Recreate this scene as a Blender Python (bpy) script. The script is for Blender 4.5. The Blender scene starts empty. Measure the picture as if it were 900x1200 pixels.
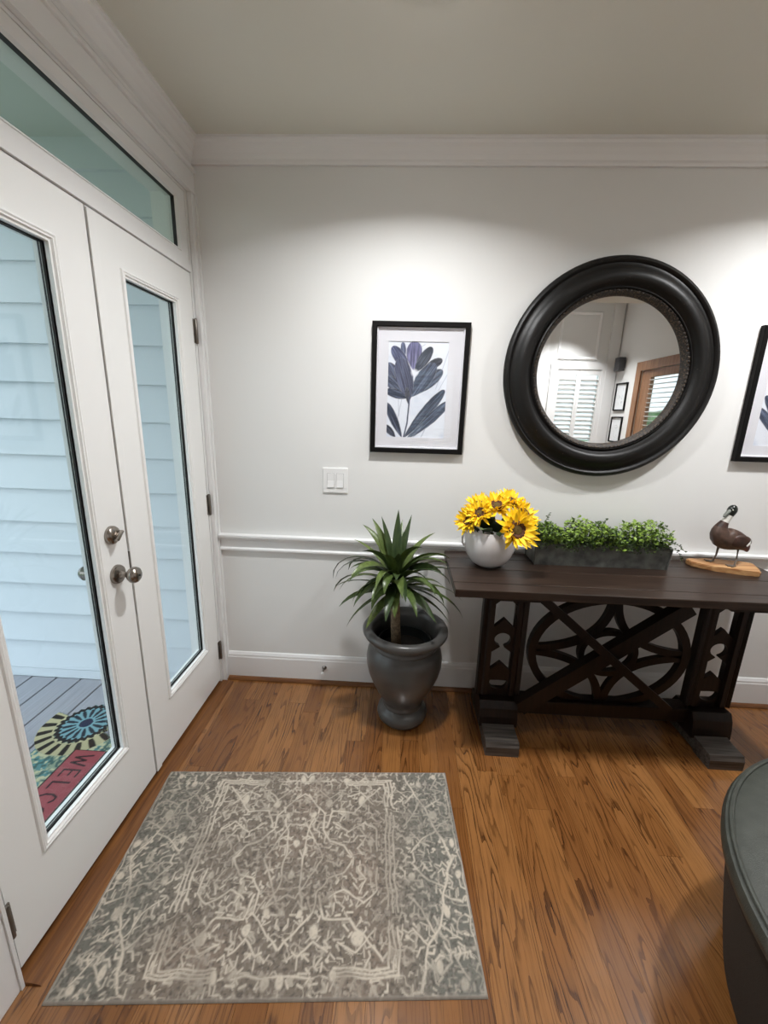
import bpy, bmesh, math, random
import numpy as np
from mathutils import Vector, Matrix

S = bpy.context.scene
C = S.collection
R = math.radians
random.seed(7)
rng = np.random.default_rng(11)

# ------------------------------------------------------------------ camera
F, YAW, PIT, ROL = 477.74, 0.0408, -0.2397, 0.0283
fw = Vector((-math.sin(YAW)*math.cos(PIT), math.cos(YAW)*math.cos(PIT), math.sin(PIT)))
r0 = Vector((math.cos(YAW), math.sin(YAW), 0)); u0 = r0.cross(fw)
rr = r0*math.cos(ROL)+u0*math.sin(ROL); uu = -r0*math.sin(ROL)+u0*math.cos(ROL)
cd = bpy.data.cameras.new('camera'); cam = bpy.data.objects.new('camera', cd); C.objects.link(cam)
M4 = Matrix((rr, uu, -fw)).transposed().to_4x4(); M4.translation = Vector((0.9539, -2.0, 1.4881))
cam.matrix_world = M4
cd.sensor_fit = 'HORIZONTAL'; cd.sensor_width = 36; cd.lens = 36*F/900; cd.clip_start = 0.02
S.camera = cam

# ------------------------------------------------------------------ sky, exposure
w = bpy.data.worlds.new('sky'); S.world = w; w.use_nodes = True
bg = w.node_tree.nodes['Background']
bg.inputs[1].default_value = 1.65
# overcast sky: brighter towards the zenith
wn = w.node_tree; wt = wn.nodes.new('ShaderNodeTexCoord'); wsx = wn.nodes.new('ShaderNodeSeparateXYZ'); wr = wn.nodes.new('ShaderNodeValToRGB')
wr.color_ramp.elements[0].position = 0.0; wr.color_ramp.elements[0].color = (0.52, 0.58, 0.62, 1)
wr.color_ramp.elements[1].position = 1.0; wr.color_ramp.elements[1].color = (1.25, 1.42, 1.60, 1)
wn.links.new(wt.outputs['Generated'], wsx.inputs[0]); wn.links.new(wsx.outputs[2], wr.inputs[0]); wn.links.new(wr.outputs[0], bg.inputs[0])
S.view_settings.view_transform = 'Standard'; S.view_settings.look = 'None'
S.view_settings.gamma = 1; S.view_settings.exposure = 0.68; S.view_settings.use_curve_mapping = False
S.cycles.max_bounces = 10; S.cycles.transparent_max_bounces = 12; S.cycles.sample_clamp_indirect = 6
S.cycles.use_denoising = True
# ceiling lamps: (x, y, z, watts); the last three are added fill
LAMPS = [(0.97, -0.705, 2.565, 12, 146), (2.62, -0.62, 2.565, 13, 144), (1.72, -1.05, 2.565, 1.8, 120), (3.2, -3.85, 3.1, 19, 90), (1.2, -3.85, 3.1, 10, 90)]
LAMP_COL = (0.985, 0.99, 1.0)

# ------------------------------------------------------------------ colour + material helpers
def lin(c):
    if isinstance(c, (int, float)): c = (c, c, c)
    return tuple((v/12.92 if v <= 0.04045 else ((v+0.055)/1.055)**2.4) for v in [x/255 for x in c])
def mat(name, col, rough=0.5, metal=0.0, spec=0.5, coat=0.0, bump=0.0, bscale=200.0, vary=0.0, vscale=6.0, sheen=0.0):
    m = bpy.data.materials.new(name); m.use_nodes = True
    nt = m.node_tree; b = nt.nodes['Principled BSDF']
    c = tuple(col)+(1,)
    b.inputs['Base Color'].default_value = c
    b.inputs['Roughness'].default_value = rough; b.inputs['Metallic'].default_value = metal
    b.inputs['Specular IOR Level'].default_value = spec; b.inputs['Coat Weight'].default_value = coat
    b.inputs['Coat Roughness'].default_value = 0.15
    b.inputs['Sheen Weight'].default_value = sheen
    if bump or vary:
        g = nt.nodes.new('ShaderNodeNewGeometry')
        if vary:
            n = nt.nodes.new('ShaderNodeTexNoise'); n.inputs['Scale'].default_value = vscale; n.inputs['Detail'].default_value = 6
            nt.links.new(g.outputs['Position'], n.inputs['Vector'])
            rp = nt.nodes.new('ShaderNodeValToRGB')
            rp.color_ramp.elements[0].position = 0.3; rp.color_ramp.elements[1].position = 0.7
            rp.color_ramp.elements[0].color = tuple(v*(1-vary) for v in col)+(1,)
            rp.color_ramp.elements[1].color = tuple(min(1, v*(1+vary)) for v in col)+(1,)
            nt.links.new(n.outputs['Fac'], rp.inputs[0]); nt.links.new(rp.outputs[0], b.inputs['Base Color'])
        if bump:
            n2 = nt.nodes.new('ShaderNodeTexNoise'); n2.inputs['Scale'].default_value = bscale; n2.inputs['Detail'].default_value = 3
            nt.links.new(g.outputs['Position'], n2.inputs['Vector'])
            bp = nt.nodes.new('ShaderNodeBump'); bp.inputs['Strength'].default_value = bump; bp.inputs['Distance'].default_value = 0.002
            nt.links.new(n2.outputs['Fac'], bp.inputs['Height']); nt.links.new(bp.outputs[0], b.inputs['Normal'])
    return m
def glass(name, tint=(0.93, 0.96, 0.96), refl=1.0):
    m = bpy.data.materials.new(name); m.use_nodes = True; nt = m.node_tree; nt.nodes.clear()
    o = nt.nodes.new('ShaderNodeOutputMaterial'); mx = nt.nodes.new('ShaderNodeMixShader')
    t = nt.nodes.new('ShaderNodeBsdfTransparent'); t.inputs[0].default_value = tint+(1,)
    gl = nt.nodes.new('ShaderNodeBsdfGlossy'); gl.inputs['Roughness'].default_value = 0.01
    lw = nt.nodes.new('ShaderNodeLayerWeight'); pw_ = nt.nodes.new('ShaderNodeMath'); pw_.operation = 'POWER'; pw_.inputs[1].default_value = 5
    mt = nt.nodes.new('ShaderNodeMath'); mt.operation = 'MULTIPLY_ADD'; mt.inputs[1].default_value = 0.9*refl; mt.inputs[2].default_value = 0.042*refl
    nt.links.new(lw.outputs['Facing'], pw_.inputs[0]); nt.links.new(pw_.outputs[0], mt.inputs[0]); nt.links.new(mt.outputs[0], mx.inputs[0])
    nt.links.new(t.outputs[0], mx.inputs[1]); nt.links.new(gl.outputs[0], mx.inputs[2]); nt.links.new(mx.outputs[0], o.inputs[0])
    return m
def painted(name, rough=0.8, bump=0.0, bscale=400, spec=0.3):
    """material that takes its flat colour from the mesh's print (a colour attribute)"""
    m = mat(name, (1, 1, 1), rough, bump=bump, bscale=bscale, spec=spec); nt = m.node_tree
    a = nt.nodes.new('ShaderNodeVertexColor'); a.layer_name = 'print'
    nt.links.new(a.outputs[0], nt.nodes['Principled BSDF'].inputs['Base Color'])
    return m
def oak_floor():
    m = bpy.data.materials.new('oak_plank'); m.use_nodes = True; nt = m.node_tree; L = nt.links
    b = nt.nodes['Principled BSDF']; N = nt.nodes.new
    def math_(op, a, bb=None):
        n = N('ShaderNodeMath'); n.operation = op
        for i, v in enumerate((a, bb)):
            if v is None: continue
            if isinstance(v, (int, float)): n.inputs[i].default_value = v
            else: L.new(v, n.inputs[i])
        return n.outputs[0]
    g = N('ShaderNodeNewGeometry'); oi = N('ShaderNodeObjectInfo')
    sep = N('ShaderNodeSeparateXYZ'); L.new(g.outputs['Position'], sep.inputs[0])
    rnd = oi.outputs['Random']
    cx = math_('ADD', sep.outputs[0], math_('MULTIPLY', rnd, 37.0)); cy = math_('ADD', sep.outputs[1], math_('MULTIPLY', rnd, 91.0))
    def vec(sx, sy, zz):
        v = N('ShaderNodeCombineXYZ'); L.new(math_('MULTIPLY', cx, sx), v.inputs[0]); L.new(math_('MULTIPLY', cy, sy), v.inputs[1])
        if zz is not None: L.new(zz, v.inputs[2])
        return v.outputs[0]
    n1 = N('ShaderNodeTexNoise'); n1.inputs['Scale'].default_value = 1; n1.inputs['Detail'].default_value = 1.5; n1.inputs['Roughness'].default_value = 0.45
    L.new(vec(12.0, 0.95, None), n1.inputs['Vector'])
    n1b = N('ShaderNodeTexNoise'); n1b.inputs['Scale'].default_value = 1; n1b.inputs['Detail'].default_value = 2
    L.new(vec(60, 26, None), n1b.inputs['Vector'])
    ring = math_('FRACT', math_('ADD', math_('MULTIPLY', n1.outputs['Fac'], 19.0), math_('MULTIPLY', n1b.outputs['Fac'], 0.35)))
    rampr = N('ShaderNodeValToRGB'); e = rampr.color_ramp.elements
    e[0].position = 0.0; e[0].color = (0.0, 0, 0, 1); e[1].position = 1.0; e[1].color = (1, 1, 1, 1)
    for p, v in ((0.50, 0.05), (0.74, 0.30), (0.85, 1.0), (0.93, 0.9)):
        q = e.new(p); q.color = (v, v, v, 1)
    L.new(ring, rampr.inputs[0])
    n2 = N('ShaderNodeTexNoise'); n2.inputs['Scale'].default_value = 1; n2.inputs['Detail'].default_value = 4
    L.new(vec(330, 9, None), n2.inputs['Vector'])
    n3 = N('ShaderNodeTexNoise'); n3.inputs['Scale'].default_value = 1; n3.inputs['Detail'].default_value = 2
    L.new(vec(7, 1.1, None), n3.inputs['Vector'])
    # strength of the grain changes over each plank
    amt = N('ShaderNodeMapRange'); amt.inputs['From Min'].default_value = 0.35; amt.inputs['From Max'].default_value = 0.65
    amt.inputs['To Min'].default_value = 0.18; amt.inputs['To Max'].default_value = 0.78
    L.new(n3.outputs['Fac'], amt.inputs['Value'])
    fac = math_('MULTIPLY', rampr.outputs[0], amt.outputs[0])
    pore = N('ShaderNodeMapRange'); pore.inputs['From Min'].default_value = 0.52; pore.inputs['From Max'].default_value = 0.75; pore.inputs['To Max'].default_value = 0.60
    L.new(n2.outputs['Fac'], pore.inputs['Value'])
    fac2 = math_('MINIMUM', math_('ADD', fac, pore.outputs[0]), 1.0)
    base = N('ShaderNodeValToRGB'); e = base.color_ramp.elements
    e[0].position = 0; e[0].color = (0.200, 0.078, 0.021, 1); e[1].position = 1; e[1].color = (0.315, 0.140, 0.043, 1)
    q = e.new(0.5); q.color = (0.258, 0.107, 0.030, 1)
    L.new(rnd, base.inputs[0])
    mx = N('ShaderNodeMix'); mx.data_type = 'RGBA'; mx.blend_type = 'MIX'
    L.new(fac2, mx.inputs['Factor']); L.new(base.outputs[0], mx.inputs['A']); mx.inputs['B'].default_value = (0.045, 0.014, 0.004, 1)
    L.new(mx.outputs['Result'], b.inputs['Base Color'])
    rg = N('ShaderNodeMapRange'); rg.inputs['To Min'].default_value = 0.16; rg.inputs['To Max'].default_value = 0.27
    L.new(n3.outputs['Fac'], rg.inputs['Value']); L.new(rg.outputs[0], b.inputs['Roughness'])
    b.inputs['Specular IOR Level'].default_value = 0.5; b.inputs['Coat Weight'].default_value = 0.55; b.inputs['Coat Roughness'].default_value = 0.13
    bp = N('ShaderNodeBump'); bp.inputs['Strength'].default_value = 0.12; bp.inputs['Distance'].default_value = 0.001; bp.invert = True
    L.new(fac2, bp.inputs['Height']); L.new(bp.outputs[0], b.inputs['Normal'])
    return m
def streaky(name, dark, light, axis, rough=0.45, sc=(4, 90), coat=0.0, spec=0.4):
    """wood with streaks along one axis (0, 1 or 2)"""
    m = mat(name, dark, rough, coat=coat, spec=spec); nt = m.node_tree; b = nt.nodes['Principled BSDF']
    g = nt.nodes.new('ShaderNodeNewGeometry'); mp = nt.nodes.new('ShaderNodeMapping')
    s = [sc[1]]*3; s[axis] = sc[0]; mp.inputs['Scale'].default_value = s
    n = nt.nodes.new('ShaderNodeTexNoise'); n.inputs['Scale'].default_value = 1; n.inputs['Detail'].default_value = 5; n.inputs['Distortion'].default_value = 0.4
    rp = nt.nodes.new('ShaderNodeValToRGB'); e = rp.color_ramp.elements
    e[0].position = 0.33; e[0].color = tuple(dark)+(1,); e[1].position = 0.7; e[1].color = tuple(light)+(1,)
    nt.links.new(g.outputs['Position'], mp.inputs[0]); nt.links.new(mp.outputs[0], n.inputs['Vector'])
    nt.links.new(n.outputs['Fac'], rp.inputs[0]); nt.links.new(rp.outputs[0], b.inputs['Base Color'])
    bp = nt.nodes.new('ShaderNodeBump'); bp.inputs['Strength'].default_value = 0.15; bp.inputs['Distance'].default_value = 0.002
    nt.links.new(n.outputs['Fac'], bp.inputs['Height']); nt.links.new(bp.outputs[0], b.inputs['Normal'])
    return m

WALL = mat('wall_paint', (0.735, 0.735, 0.720), 0.75, bump=0.05, bscale=500, spec=0.25)
CEIL = mat('ceiling_paint', (0.71, 0.70, 0.63), 0.9, spec=0.1)
TRIM = mat('trim_paint', (0.79, 0.79, 0.785), 0.35)
DOORP = mat('door_paint', (0.83, 0.835, 0.82), 0.38, bump=0.03, bscale=300)
OAK = oak_floor()
SUB = mat('subfloor', (0.03, 0.015, 0.008), 0.9)
SHOE = streaky('stained_oak', (0.10, 0.035, 0.010), (0.22, 0.09, 0.028), 0, 0.35)
SHOEY = streaky('stained_oak_long', (0.10, 0.035, 0.010), (0.24, 0.10, 0.030), 1, 0.35)
PANE = glass('pane_glass', refl=0.9)
TINT = glass('tinted_transom_glass', (0.86, 0.88, 0.83), 0.9)
PICGLASS = glass('picture_glass', (0.98, 0.98, 0.98), 0.9)
EXTB = mat('exterior_bead_paint', (0.012, 0.013, 0.014), 0.5)
GASK = mat('black_gasket', (0.012, 0.013, 0.014), 0.5)
NICKEL = mat('aged_nickel', (0.30, 0.27, 0.24), 0.25, metal=1.0)
HINGE = mat('hinge_metal', (0.22, 0.20, 0.18), 0.35, metal=1.0)
BLACKF = mat('black_frame', (0.004, 0.0036, 0.0036), 0.5, spec=0.15)

# ------------------------------------------------------------------ mesh helpers
class MB:
    def __init__(s): s.bm = bmesh.new()
    def box(s, x0, x1, y0, y1, z0, z1, bev=0.0, rot=None):
        g = bmesh.ops.create_cube(s.bm, size=1)['verts']
        for v in g:
            v.co = Vector(((x0+x1)/2+v.co.x*(x1-x0), (y0+y1)/2+v.co.y*(y1-y0), (z0+z1)/2+v.co.z*(z1-z0)))
        if bev:
            es = list({e for v in g for e in v.link_edges})
            bmesh.ops.bevel(s.bm, geom=es, offset=bev, segments=2, affect='EDGES', profile=0.5)
        return s
    def lathe(s, prof, cen=(0, 0, 0), n=48, axis='z', close=False):
        rings = []
        for r, h in prof:
            ring = []
            for k in range(n):
                a = 2*math.pi*k/n
                p = (r*math.cos(a), r*math.sin(a), h)
                if axis == 'y': p = (p[0], p[2], p[1])
                if axis == 'x': p = (p[2], p[0], p[1])
                ring.append(s.bm.verts.new(Vector(p)+Vector(cen)))
            rings.append(ring)
        pairs = list(zip(rings, rings[1:]))
        if close: pairs.append((rings[-1], rings[0]))
        for A, B in pairs:
            for k in range(n):
                s.bm.faces.new((A[k], A[(k+1) % n], B[(k+1) % n], B[k]))
        if not close:
            for ring, (r, h) in ((rings[0], prof[0]), (rings[-1], prof[-1])):
                if r > 1e-5: s.bm.faces.new(ring)
        return s
    def tube(s, pts, rad, n=10, squash=None):
        pts = [Vector(p) for p in pts]; rings = []
        up = Vector((0.123, 0.2, 1)).normalized()
        for i, p in enumerate(pts):
            d = (pts[min(i+1, len(pts)-1)]-pts[max(i-1, 0)]).normalized()
            a = d.cross(up)
            if a.length < 1e-3: a = d.cross(Vector((1, 0, 0)))
            a.normalize(); b = d.cross(a).normalized()
            r = rad[i] if isinstance(rad, (list, tuple)) else rad
            rings.append([s.bm.verts.new(p+a*r*math.cos(2*math.pi*k/n)+b*r*math.sin(2*math.pi*k/n)) for k in range(n)])
        for A, B in zip(rings, rings[1:]):
            for k in range(n): s.bm.faces.new((A[k], A[(k+1) % n], B[(k+1) % n], B[k]))
        s.bm.faces.new(rings[0]); s.bm.faces.new(rings[-1])
        return s
    def ball(s, c, r, seg=20, scl=(1, 1, 1)):
        g = bmesh.ops.create_uvsphere(s.bm, u_segments=seg, v_segments=seg//2+2, radius=r)['verts']
        for v in g: v.co = Vector((v.co.x*scl[0], v.co.y*scl[1], v.co.z*scl[2]))+Vector(c)
        return s
    def prism(s, poly, axis, a0, a1):
        """polygon (two coordinates in the plane across axis) drawn out from a0 to a1 along axis"""
        def put(p, a):
            q = {'x': (a, p[0], p[1]), 'y': (p[0], a, p[1]), 'z': (p[0], p[1], a)}[axis]
            return s.bm.verts.new(q)
        A = [put(p, a0) for p in poly]; B = [put(p, a1) for p in poly]; n = len(poly)
        for k in range(n): s.bm.faces.new((A[k], A[(k+1) % n], B[(k+1) % n], B[k]))
        s.bm.faces.new(A); s.bm.faces.new(B)
        return s
    def bar(s, p, q, wid, dep, n=(0, -1, 0)):
        """straight rectangular bar from p to q; dep measured along n"""
        p, q, n = Vector(p), Vector(q), Vector(n).normalized(); d = (q-p).normalized(); side = d.cross(n).normalized()
        vs = []
        for e in (p, q):
            for a, b in ((-1, -1), (1, -1), (1, 1), (-1, 1)):
                vs.append(s.bm.verts.new(e+side*a*wid/2+n*b*dep/2))
        for f in ((0, 1, 2, 3), (7, 6, 5, 4), (0, 4, 5, 1), (1, 5, 6, 2), (2, 6, 7, 3), (3, 7, 4, 0)):
            s.bm.faces.new([vs[i] for i in f])
        return s
    def ribbon(s, pts, wid, y0, y1):
        """flat curved bar in an x-z plane, pts = [(x, z)]"""
        rows = []
        m = len(pts)
        for i in range(m):
            a = Vector(pts[max(i-1, 0)]); b = Vector(pts[min(i+1, m-1)])
            if pts[0] == pts[-1] and i in (0, m-1): a, b = Vector(pts[-2]), Vector(pts[1])
            d = (b-a).normalized(); nn = Vector((-d.y, d.x)); p = Vector(pts[i])
            A, B = p+nn*wid/2, p-nn*wid/2
            rows.append([s.bm.verts.new((A.x, y0, A.y)), s.bm.verts.new((B.x, y0, B.y)), s.bm.verts.new((B.x, y1, B.y)), s.bm.verts.new((A.x, y1, A.y))])
        for P, Q in zip(rows, rows[1:]):
            for k in range(4): s.bm.faces.new((P[k], P[(k+1) % 4], Q[(k+1) % 4], Q[k]))
        if pts[0] != pts[-1]:
            s.bm.faces.new(rows[0]); s.bm.faces.new(rows[-1])
        return s
    def build(s, name, m, parent=None, smooth=False, loc=None, weld=False):
        bmesh.ops.recalc_face_normals(s.bm, faces=s.bm.faces)
        me = bpy.data.meshes.new(name); s.bm.to_mesh(me); s.bm.free()
        if smooth:
            for p in me.polygons: p.use_smooth = True
            if smooth != 'all': me.set_sharp_from_angle(angle=R(smooth if smooth is not True else 40))
        o = bpy.data.objects.new(name, me); C.objects.link(o)
        if m: me.materials.append(m)
        if parent: o.parent = parent
        if loc: o.location = loc
        return o
def raw(name, verts, faces, m, parent=None, smooth=False):
    me = bpy.data.meshes.new(name); me.from_pydata([tuple(v) for v in verts], [], faces); me.update()
    if smooth:
        for p in me.polygons: p.use_smooth = True
    o = bpy.data.objects.new(name, me); C.objects.link(o); me.materials.append(m)
    if parent: o.parent = parent
    return o
def thing(name, label, cat, loc=(0, 0, 0), rotz=0, group=None):
    o = bpy.data.objects.new(name, None); C.objects.link(o); o.location = loc; o.rotation_euler = (0, 0, rotz)
    o.empty_display_size = 0.05
    return tag(o, label, cat, group)
def tag(o, label, cat, group=None):
    o['label'] = label; o['category'] = cat
    if group: o['group'] = group
    return o
def struct(o):
    o['kind'] = 'structure'; return o
def dup(o, name=None, parent=None):
    c = o.copy(); C.objects.link(c)
    if parent: c.parent = parent
    return c
def frame_quad(mb, plane, a0, a1, b0, b1, w_, d0, d1, bev=0.0):
    """rectangular frame; plane 'y' -> a = x, b = z ; plane 'x' -> a = y, b = z ; d0..d1 = depth"""
    wl, wr, wb, wt = w_ if isinstance(w_, (tuple, list)) else (w_,)*4
    for A0, A1, B0, B1 in ((a0, a0+wl, b0, b1), (a1-wr, a1, b0, b1), (a0+wl, a1-wr, b0, b0+wb), (a0+wl, a1-wr, b1-wt, b1)):
        if plane == 'y': mb.box(A0, A1, d0, d1, B0, B1, bev)
        else: mb.box(d0, d1, A0, A1, B0, B1, bev)
    return mb
def mitre(name, m, parent, plane, a0, a1, b0, b1, prof):
    """mitred rectangular moulding; prof = [(inset, depth)] closed loop; returns one mesh"""
    vs, fs = [], []
    n = len(prof)
    for i, d in prof:
        for a, b in ((a0+i, b0+i), (a1-i, b0+i), (a1-i, b1-i), (a0+i, b1-i)):
            vs.append((a, d, b) if plane == 'y' else (d, a, b))
    for k in range(n):
        for c in range(4):
            k2, c2 = (k+1) % n, (c+1) % 4
            fs.append((k*4+c, k*4+c2, k2*4+c2, k2*4+c))
    o = raw(name, vs, fs, m, parent)
    b = bmesh.new(); b.from_mesh(o.data); bmesh.ops.recalc_face_normals(b, faces=b.faces); b.to_mesh(o.data); b.free()
    return o

# numpy print helpers
def vnoise(X, Y, seed, octv=3):
    out = np.zeros_like(X, dtype=float); amp = 1.0; tot = 0
    for o in range(octv):
        g = np.random.default_rng(seed+o*17).random((64, 64))
        x = X*(2**o); y = Y*(2**o); xi = np.floor(x).astype(int); yi = np.floor(y).astype(int)
        fx = x-xi; fy = y-yi; fx = fx*fx*(3-2*fx); fy = fy*fy*(3-2*fy)
        a = g[xi % 64, yi % 64]; b = g[(xi+1) % 64, yi % 64]; c = g[xi % 64, (yi+1) % 64]; d = g[(xi+1) % 64, (yi+1) % 64]
        out += amp*((a*(1-fx)+b*fx)*(1-fy)+(c*(1-fx)+d*fx)*fy); tot += amp; amp *= 0.5
    return out/tot
def segdist(X, Y, pts):
    best = np.full(X.shape, 1e9)
    for (x0, y0), (x1, y1) in zip(pts, pts[1:]):
        dx, dy = x1-x0, y1-y0; l2 = dx*dx+dy*dy+1e-12
        t = np.clip(((X-x0)*dx+(Y-y0)*dy)/l2, 0, 1)
        best = np.minimum(best, np.hypot(X-x0-t*dx, Y-y0-t*dy))
    return best
def soft(d, w_, f): return np.clip((w_-d)/f+0.5, 0, 1)
def mixc(img, col, a):
    return img*(1-a[..., None])+np.array(lin(col))*a[..., None]
def grid_print(name, P, img, m, parent=None, mask=None):
    """P: (nu, nv, 3) points, img: (nu, nv, 3) linear colours -> one mesh with the print as colour attribute"""
    nu, nv = P.shape[:2]
    idx = np.arange(nu*nv).reshape(nu, nv)
    q = np.stack([idx[:-1, :-1], idx[1:, :-1], idx[1:, 1:], idx[:-1, 1:]], -1)
    keep = np.ones((nu-1, nv-1), bool) if mask is None else mask[:-1, :-1]
    faces = q[keep]
    me = bpy.data.meshes.new(name)
    used = np.unique(faces); remap = -np.ones(nu*nv, int); remap[used] = np.arange(len(used))
    V = P.reshape(-1, 3)[used]; Fc = remap[faces]
    me.vertices.add(len(V)); me.vertices.foreach_set('co', V.astype(np.float32).ravel())
    me.loops.add(Fc.size); me.loops.foreach_set('vertex_index', Fc.ravel().astype(np.int32))
    me.polygons.add(len(Fc)); me.polygons.foreach_set('loop_start', np.arange(0, Fc.size, 4, dtype=np.int32))
    me.update(calc_edges=True); me.validate()
    at = me.color_attributes.new('print', 'FLOAT_COLOR', 'POINT')
    col = np.concatenate([np.clip(img.reshape(-1, 3)[used], 0, 1), np.ones((len(used), 1))], 1)
    at.data.foreach_set('color', col.astype(np.float32).ravel())
    o = bpy.data.objects.new(name, me); C.objects.link(o); me.materials.append(m)
    if parent: o.parent = parent
    return o
def fret(name, loops, y0, y1, m, parent=None):
    """flat board in an x-z plane with holes: loops = closed outlines (first the outside)"""
    cu = bpy.data.curves.new(name, 'CURVE'); cu.dimensions = '2D'; cu.fill_mode = 'BOTH'; cu.extrude = abs(y1-y0)/2
    for lp in loops:
        sp = cu.splines.new('POLY'); sp.points.add(len(lp)-1); sp.use_cyclic_u = True
        for k, (x, z) in enumerate(lp): sp.points[k].co = (x, z, 0, 1)
    tmp = bpy.data.objects.new('tmp', cu); C.objects.link(tmp)
    bpy.context.view_layer.update()
    dg = bpy.context.evaluated_depsgraph_get()
    me = bpy.data.meshes.new_from_object(tmp.evaluated_get(dg))
    bpy.data.objects.remove(tmp); bpy.data.curves.remove(cu)
    me.transform(Matrix(((1, 0, 0, 0), (0, 0, -1, (y0+y1)/2), (0, 1, 0, 0), (0, 0, 0, 1))))
    me.name = name; me.materials.clear(); me.materials.append(m)
    o = bpy.data.objects.new(name, me); C.objects.link(o)
    if parent: o.parent = parent
    return o

# ================================================================== ROOM SHELL
XR, YF, ZC, ZH, YS = 4.0, -4.4, 2.565, 3.1, -2.4     # right wall, far wall, ceilings, step in the ceiling
floor = struct(MB().box(-0.02, XR, YF, 0.0, -0.08, -0.02).build('floor', SUB))
pm = None; pw = 0.083; x = 0.0; k = 0
while x < XR-0.001:
    x1 = min(x+pw, XR); y = 0.0+0.0
    y = -random.uniform(0.15, 1.0); edges = [0.0]
    while y > YF:
        edges.append(y); y -= random.uniform(1.0, 2.2)
    edges.append(YF)
    for a, b in zip(edges, edges[1:]):
        if pm is None:
            pl = MB().box(-0.5, 0.5, -0.5, 0.5, -0.5, 0.5).build('plank', OAK, floor); pm = pl
        else: pl = dup(pm)
        pl.location = ((x+x1)/2, (a+b)/2, -0.01); pl.scale = (x1-x-0.0007, a-b-0.0010, 0.02)
    x = x1
struct(MB().box(0.0, XR+0.15, 0.0, 0.03, -0.1, ZH).build('wall_back', WALL))
wl = MB().box(-0.15, 0, YF, -1.30, -0.08, ZH).box(-0.15, 0, -1.30, 0.0, 2.385, ZH).box(-0.15, 0, -0.04, 0.0, 0, 2.385)
struct(wl.build('wall_left', WALL))
# right wall with the opening for the wooden glazed door
DY0, DY1, DZ = -3.72, -2.72, 2.10
struct(MB().box(XR, XR+0.15, YF, DY0, -0.08, ZH).box(XR, XR+0.15, DY1, 0.0, -0.08, ZH).box(XR, XR+0.15, DY0, DY1, DZ, ZH).build('wall_right', WALL))
# far wall with two shuttered windows
W1 = (3.15, 3.80, 0.75, 2.18); W2 = (1.02, 1.72, 0.75, 2.18)
fw_ = MB().box(-0.15, W2[0], YF-0.15, YF, -0.08, ZH).box(W2[1], W1[0], YF-0.15, YF, -0.08, ZH).box(W1[1], XR+0.15, YF-0.15, YF, -0.08, ZH)
for q in (W1, W2): fw_.box(q[0], q[1], YF-0.15, YF, -0.08, q[2]).box(q[0], q[1], YF-0.15, YF, q[3], ZH)
struct(fw_.build('wall_far', WALL))
struct(MB().box(-0.15, XR+0.15, YS, 0.0, ZC, ZC+0.1).box(-0.15, XR+0.15, YS, YS+0.1, ZC+0.1, ZH+0.1).build('ceiling', CEIL))
struct(MB().box(-0.15, XR+0.15, YF-0.15, YS, ZH, ZH+0.1).build('ceiling_rear', CEIL))

# crown mouldings
cr = [(0, 2.488), (-0.012, 2.488), (-0.014, 2.498), (-0.022, 2.503), (-0.030, 2.520), (-0.045, 2.538), (-0.056, 2.545), (-0.060, 2.553), (-0.068, 2.555), (-0.068, 2.565), (0, 2.565)]
struct(MB().prism(cr, 'x', 0.0, XR).build('trim_1', TRIM))
crl = MB(); crl.prism([(-a, b) for a, b in cr], 'y', YS+0.1, 0.0)
struct(crl.build('trim_2', TRIM))
# chair rail on the back wall
rail = [(0, 0.762), (-0.010, 0.762), (-0.016, 0.768), (-0.016, 0.776), (-0.007, 0.782), (-0.008, 0.818), (-0.016, 0.824), (-0.026, 0.832), (-0.030, 0.842), (-0.030, 0.852), (0, 0.854)]
struct(MB().prism(rail, 'x', 0.022, XR).build('trim_3', TRIM))
base = [(0, 0.0), (-0.016, 0.0), (-0.016, 0.135), (-0.013, 0.142), (-0.013, 0.150), (-0.006, 0.163), (0, 0.166)]
struct(MB().prism(base, 'x', 0.022, XR).build('baseboard_back', TRIM))
shoe = [(-0.016, 0.0), (-0.034, 0.0), (-0.033, 0.008), (-0.028, 0.016), (-0.021, 0.019), (-0.016, 0.019)]
struct(MB().prism(shoe, 'x', 0.022, XR).build('trim_4', SHOE))
struct(MB().prism([(-a, b) for a, b in base], 'y', YF, -1.392).build('baseboard_left', TRIM))
struct(MB().prism([(XR+a, b) for a, b in base], 'y', DY1+0.12, 0.0).prism([(XR+a, b) for a, b in base], 'y', YF, DY0-0.12).build('baseboard_right', TRIM))
struct(MB().prism([(YF-a, b) for a, b in base], 'x', 0.0, XR).build('baseboard_far', TRIM))

# ------------------------------------------------------------------ French doors, transom, casing
cas = MB()
cas.box(0, 0.014, -0.037, 0.0, 0.0, 2.3745).box(0, 0.019, -0.0455, -0.0375, 0.0, 2.3745).box(0, 0.023, -0.0155, -0.0005, 0.0005, 2.374)
cas.box(0, 0.014, -1.392, -1.309, 0.0, 2.3745).box(0, 0.019, -1.3085, -1.300, 0.0, 2.3745).box(0, 0.023, -1.3915, -1.376, 0.0005, 2.374)
cas.box(0, 0.014, -1.392, 0.0, 2.3845, 2.4575).box(0, 0.019, -1.392, 0.0, 2.375, 2.384).box(0, 0.026, -1.394, 0.0, 2.458, 2.474, 0.004)
struct(cas.build('trim_5', TRIM))
jam = MB()
jam.box(-0.15, -0.002, -0.062, -0.040, -0.02, 2.385).box(-0.15, -0.002, -1.305, -1.285, -0.02, 2.385).box(-0.15, -0.002, -1.285, -0.062, 2.365, 2.385)
jam.box(-0.15, 0.004, -1.285, -0.062, 2.058, 2.085).box(-0.15, -0.004, -1.285, -0.062, 2.085, 2.105).box(-0.06, -0.045, -1.285, -0.062, 2.04, 2.06)
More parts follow.
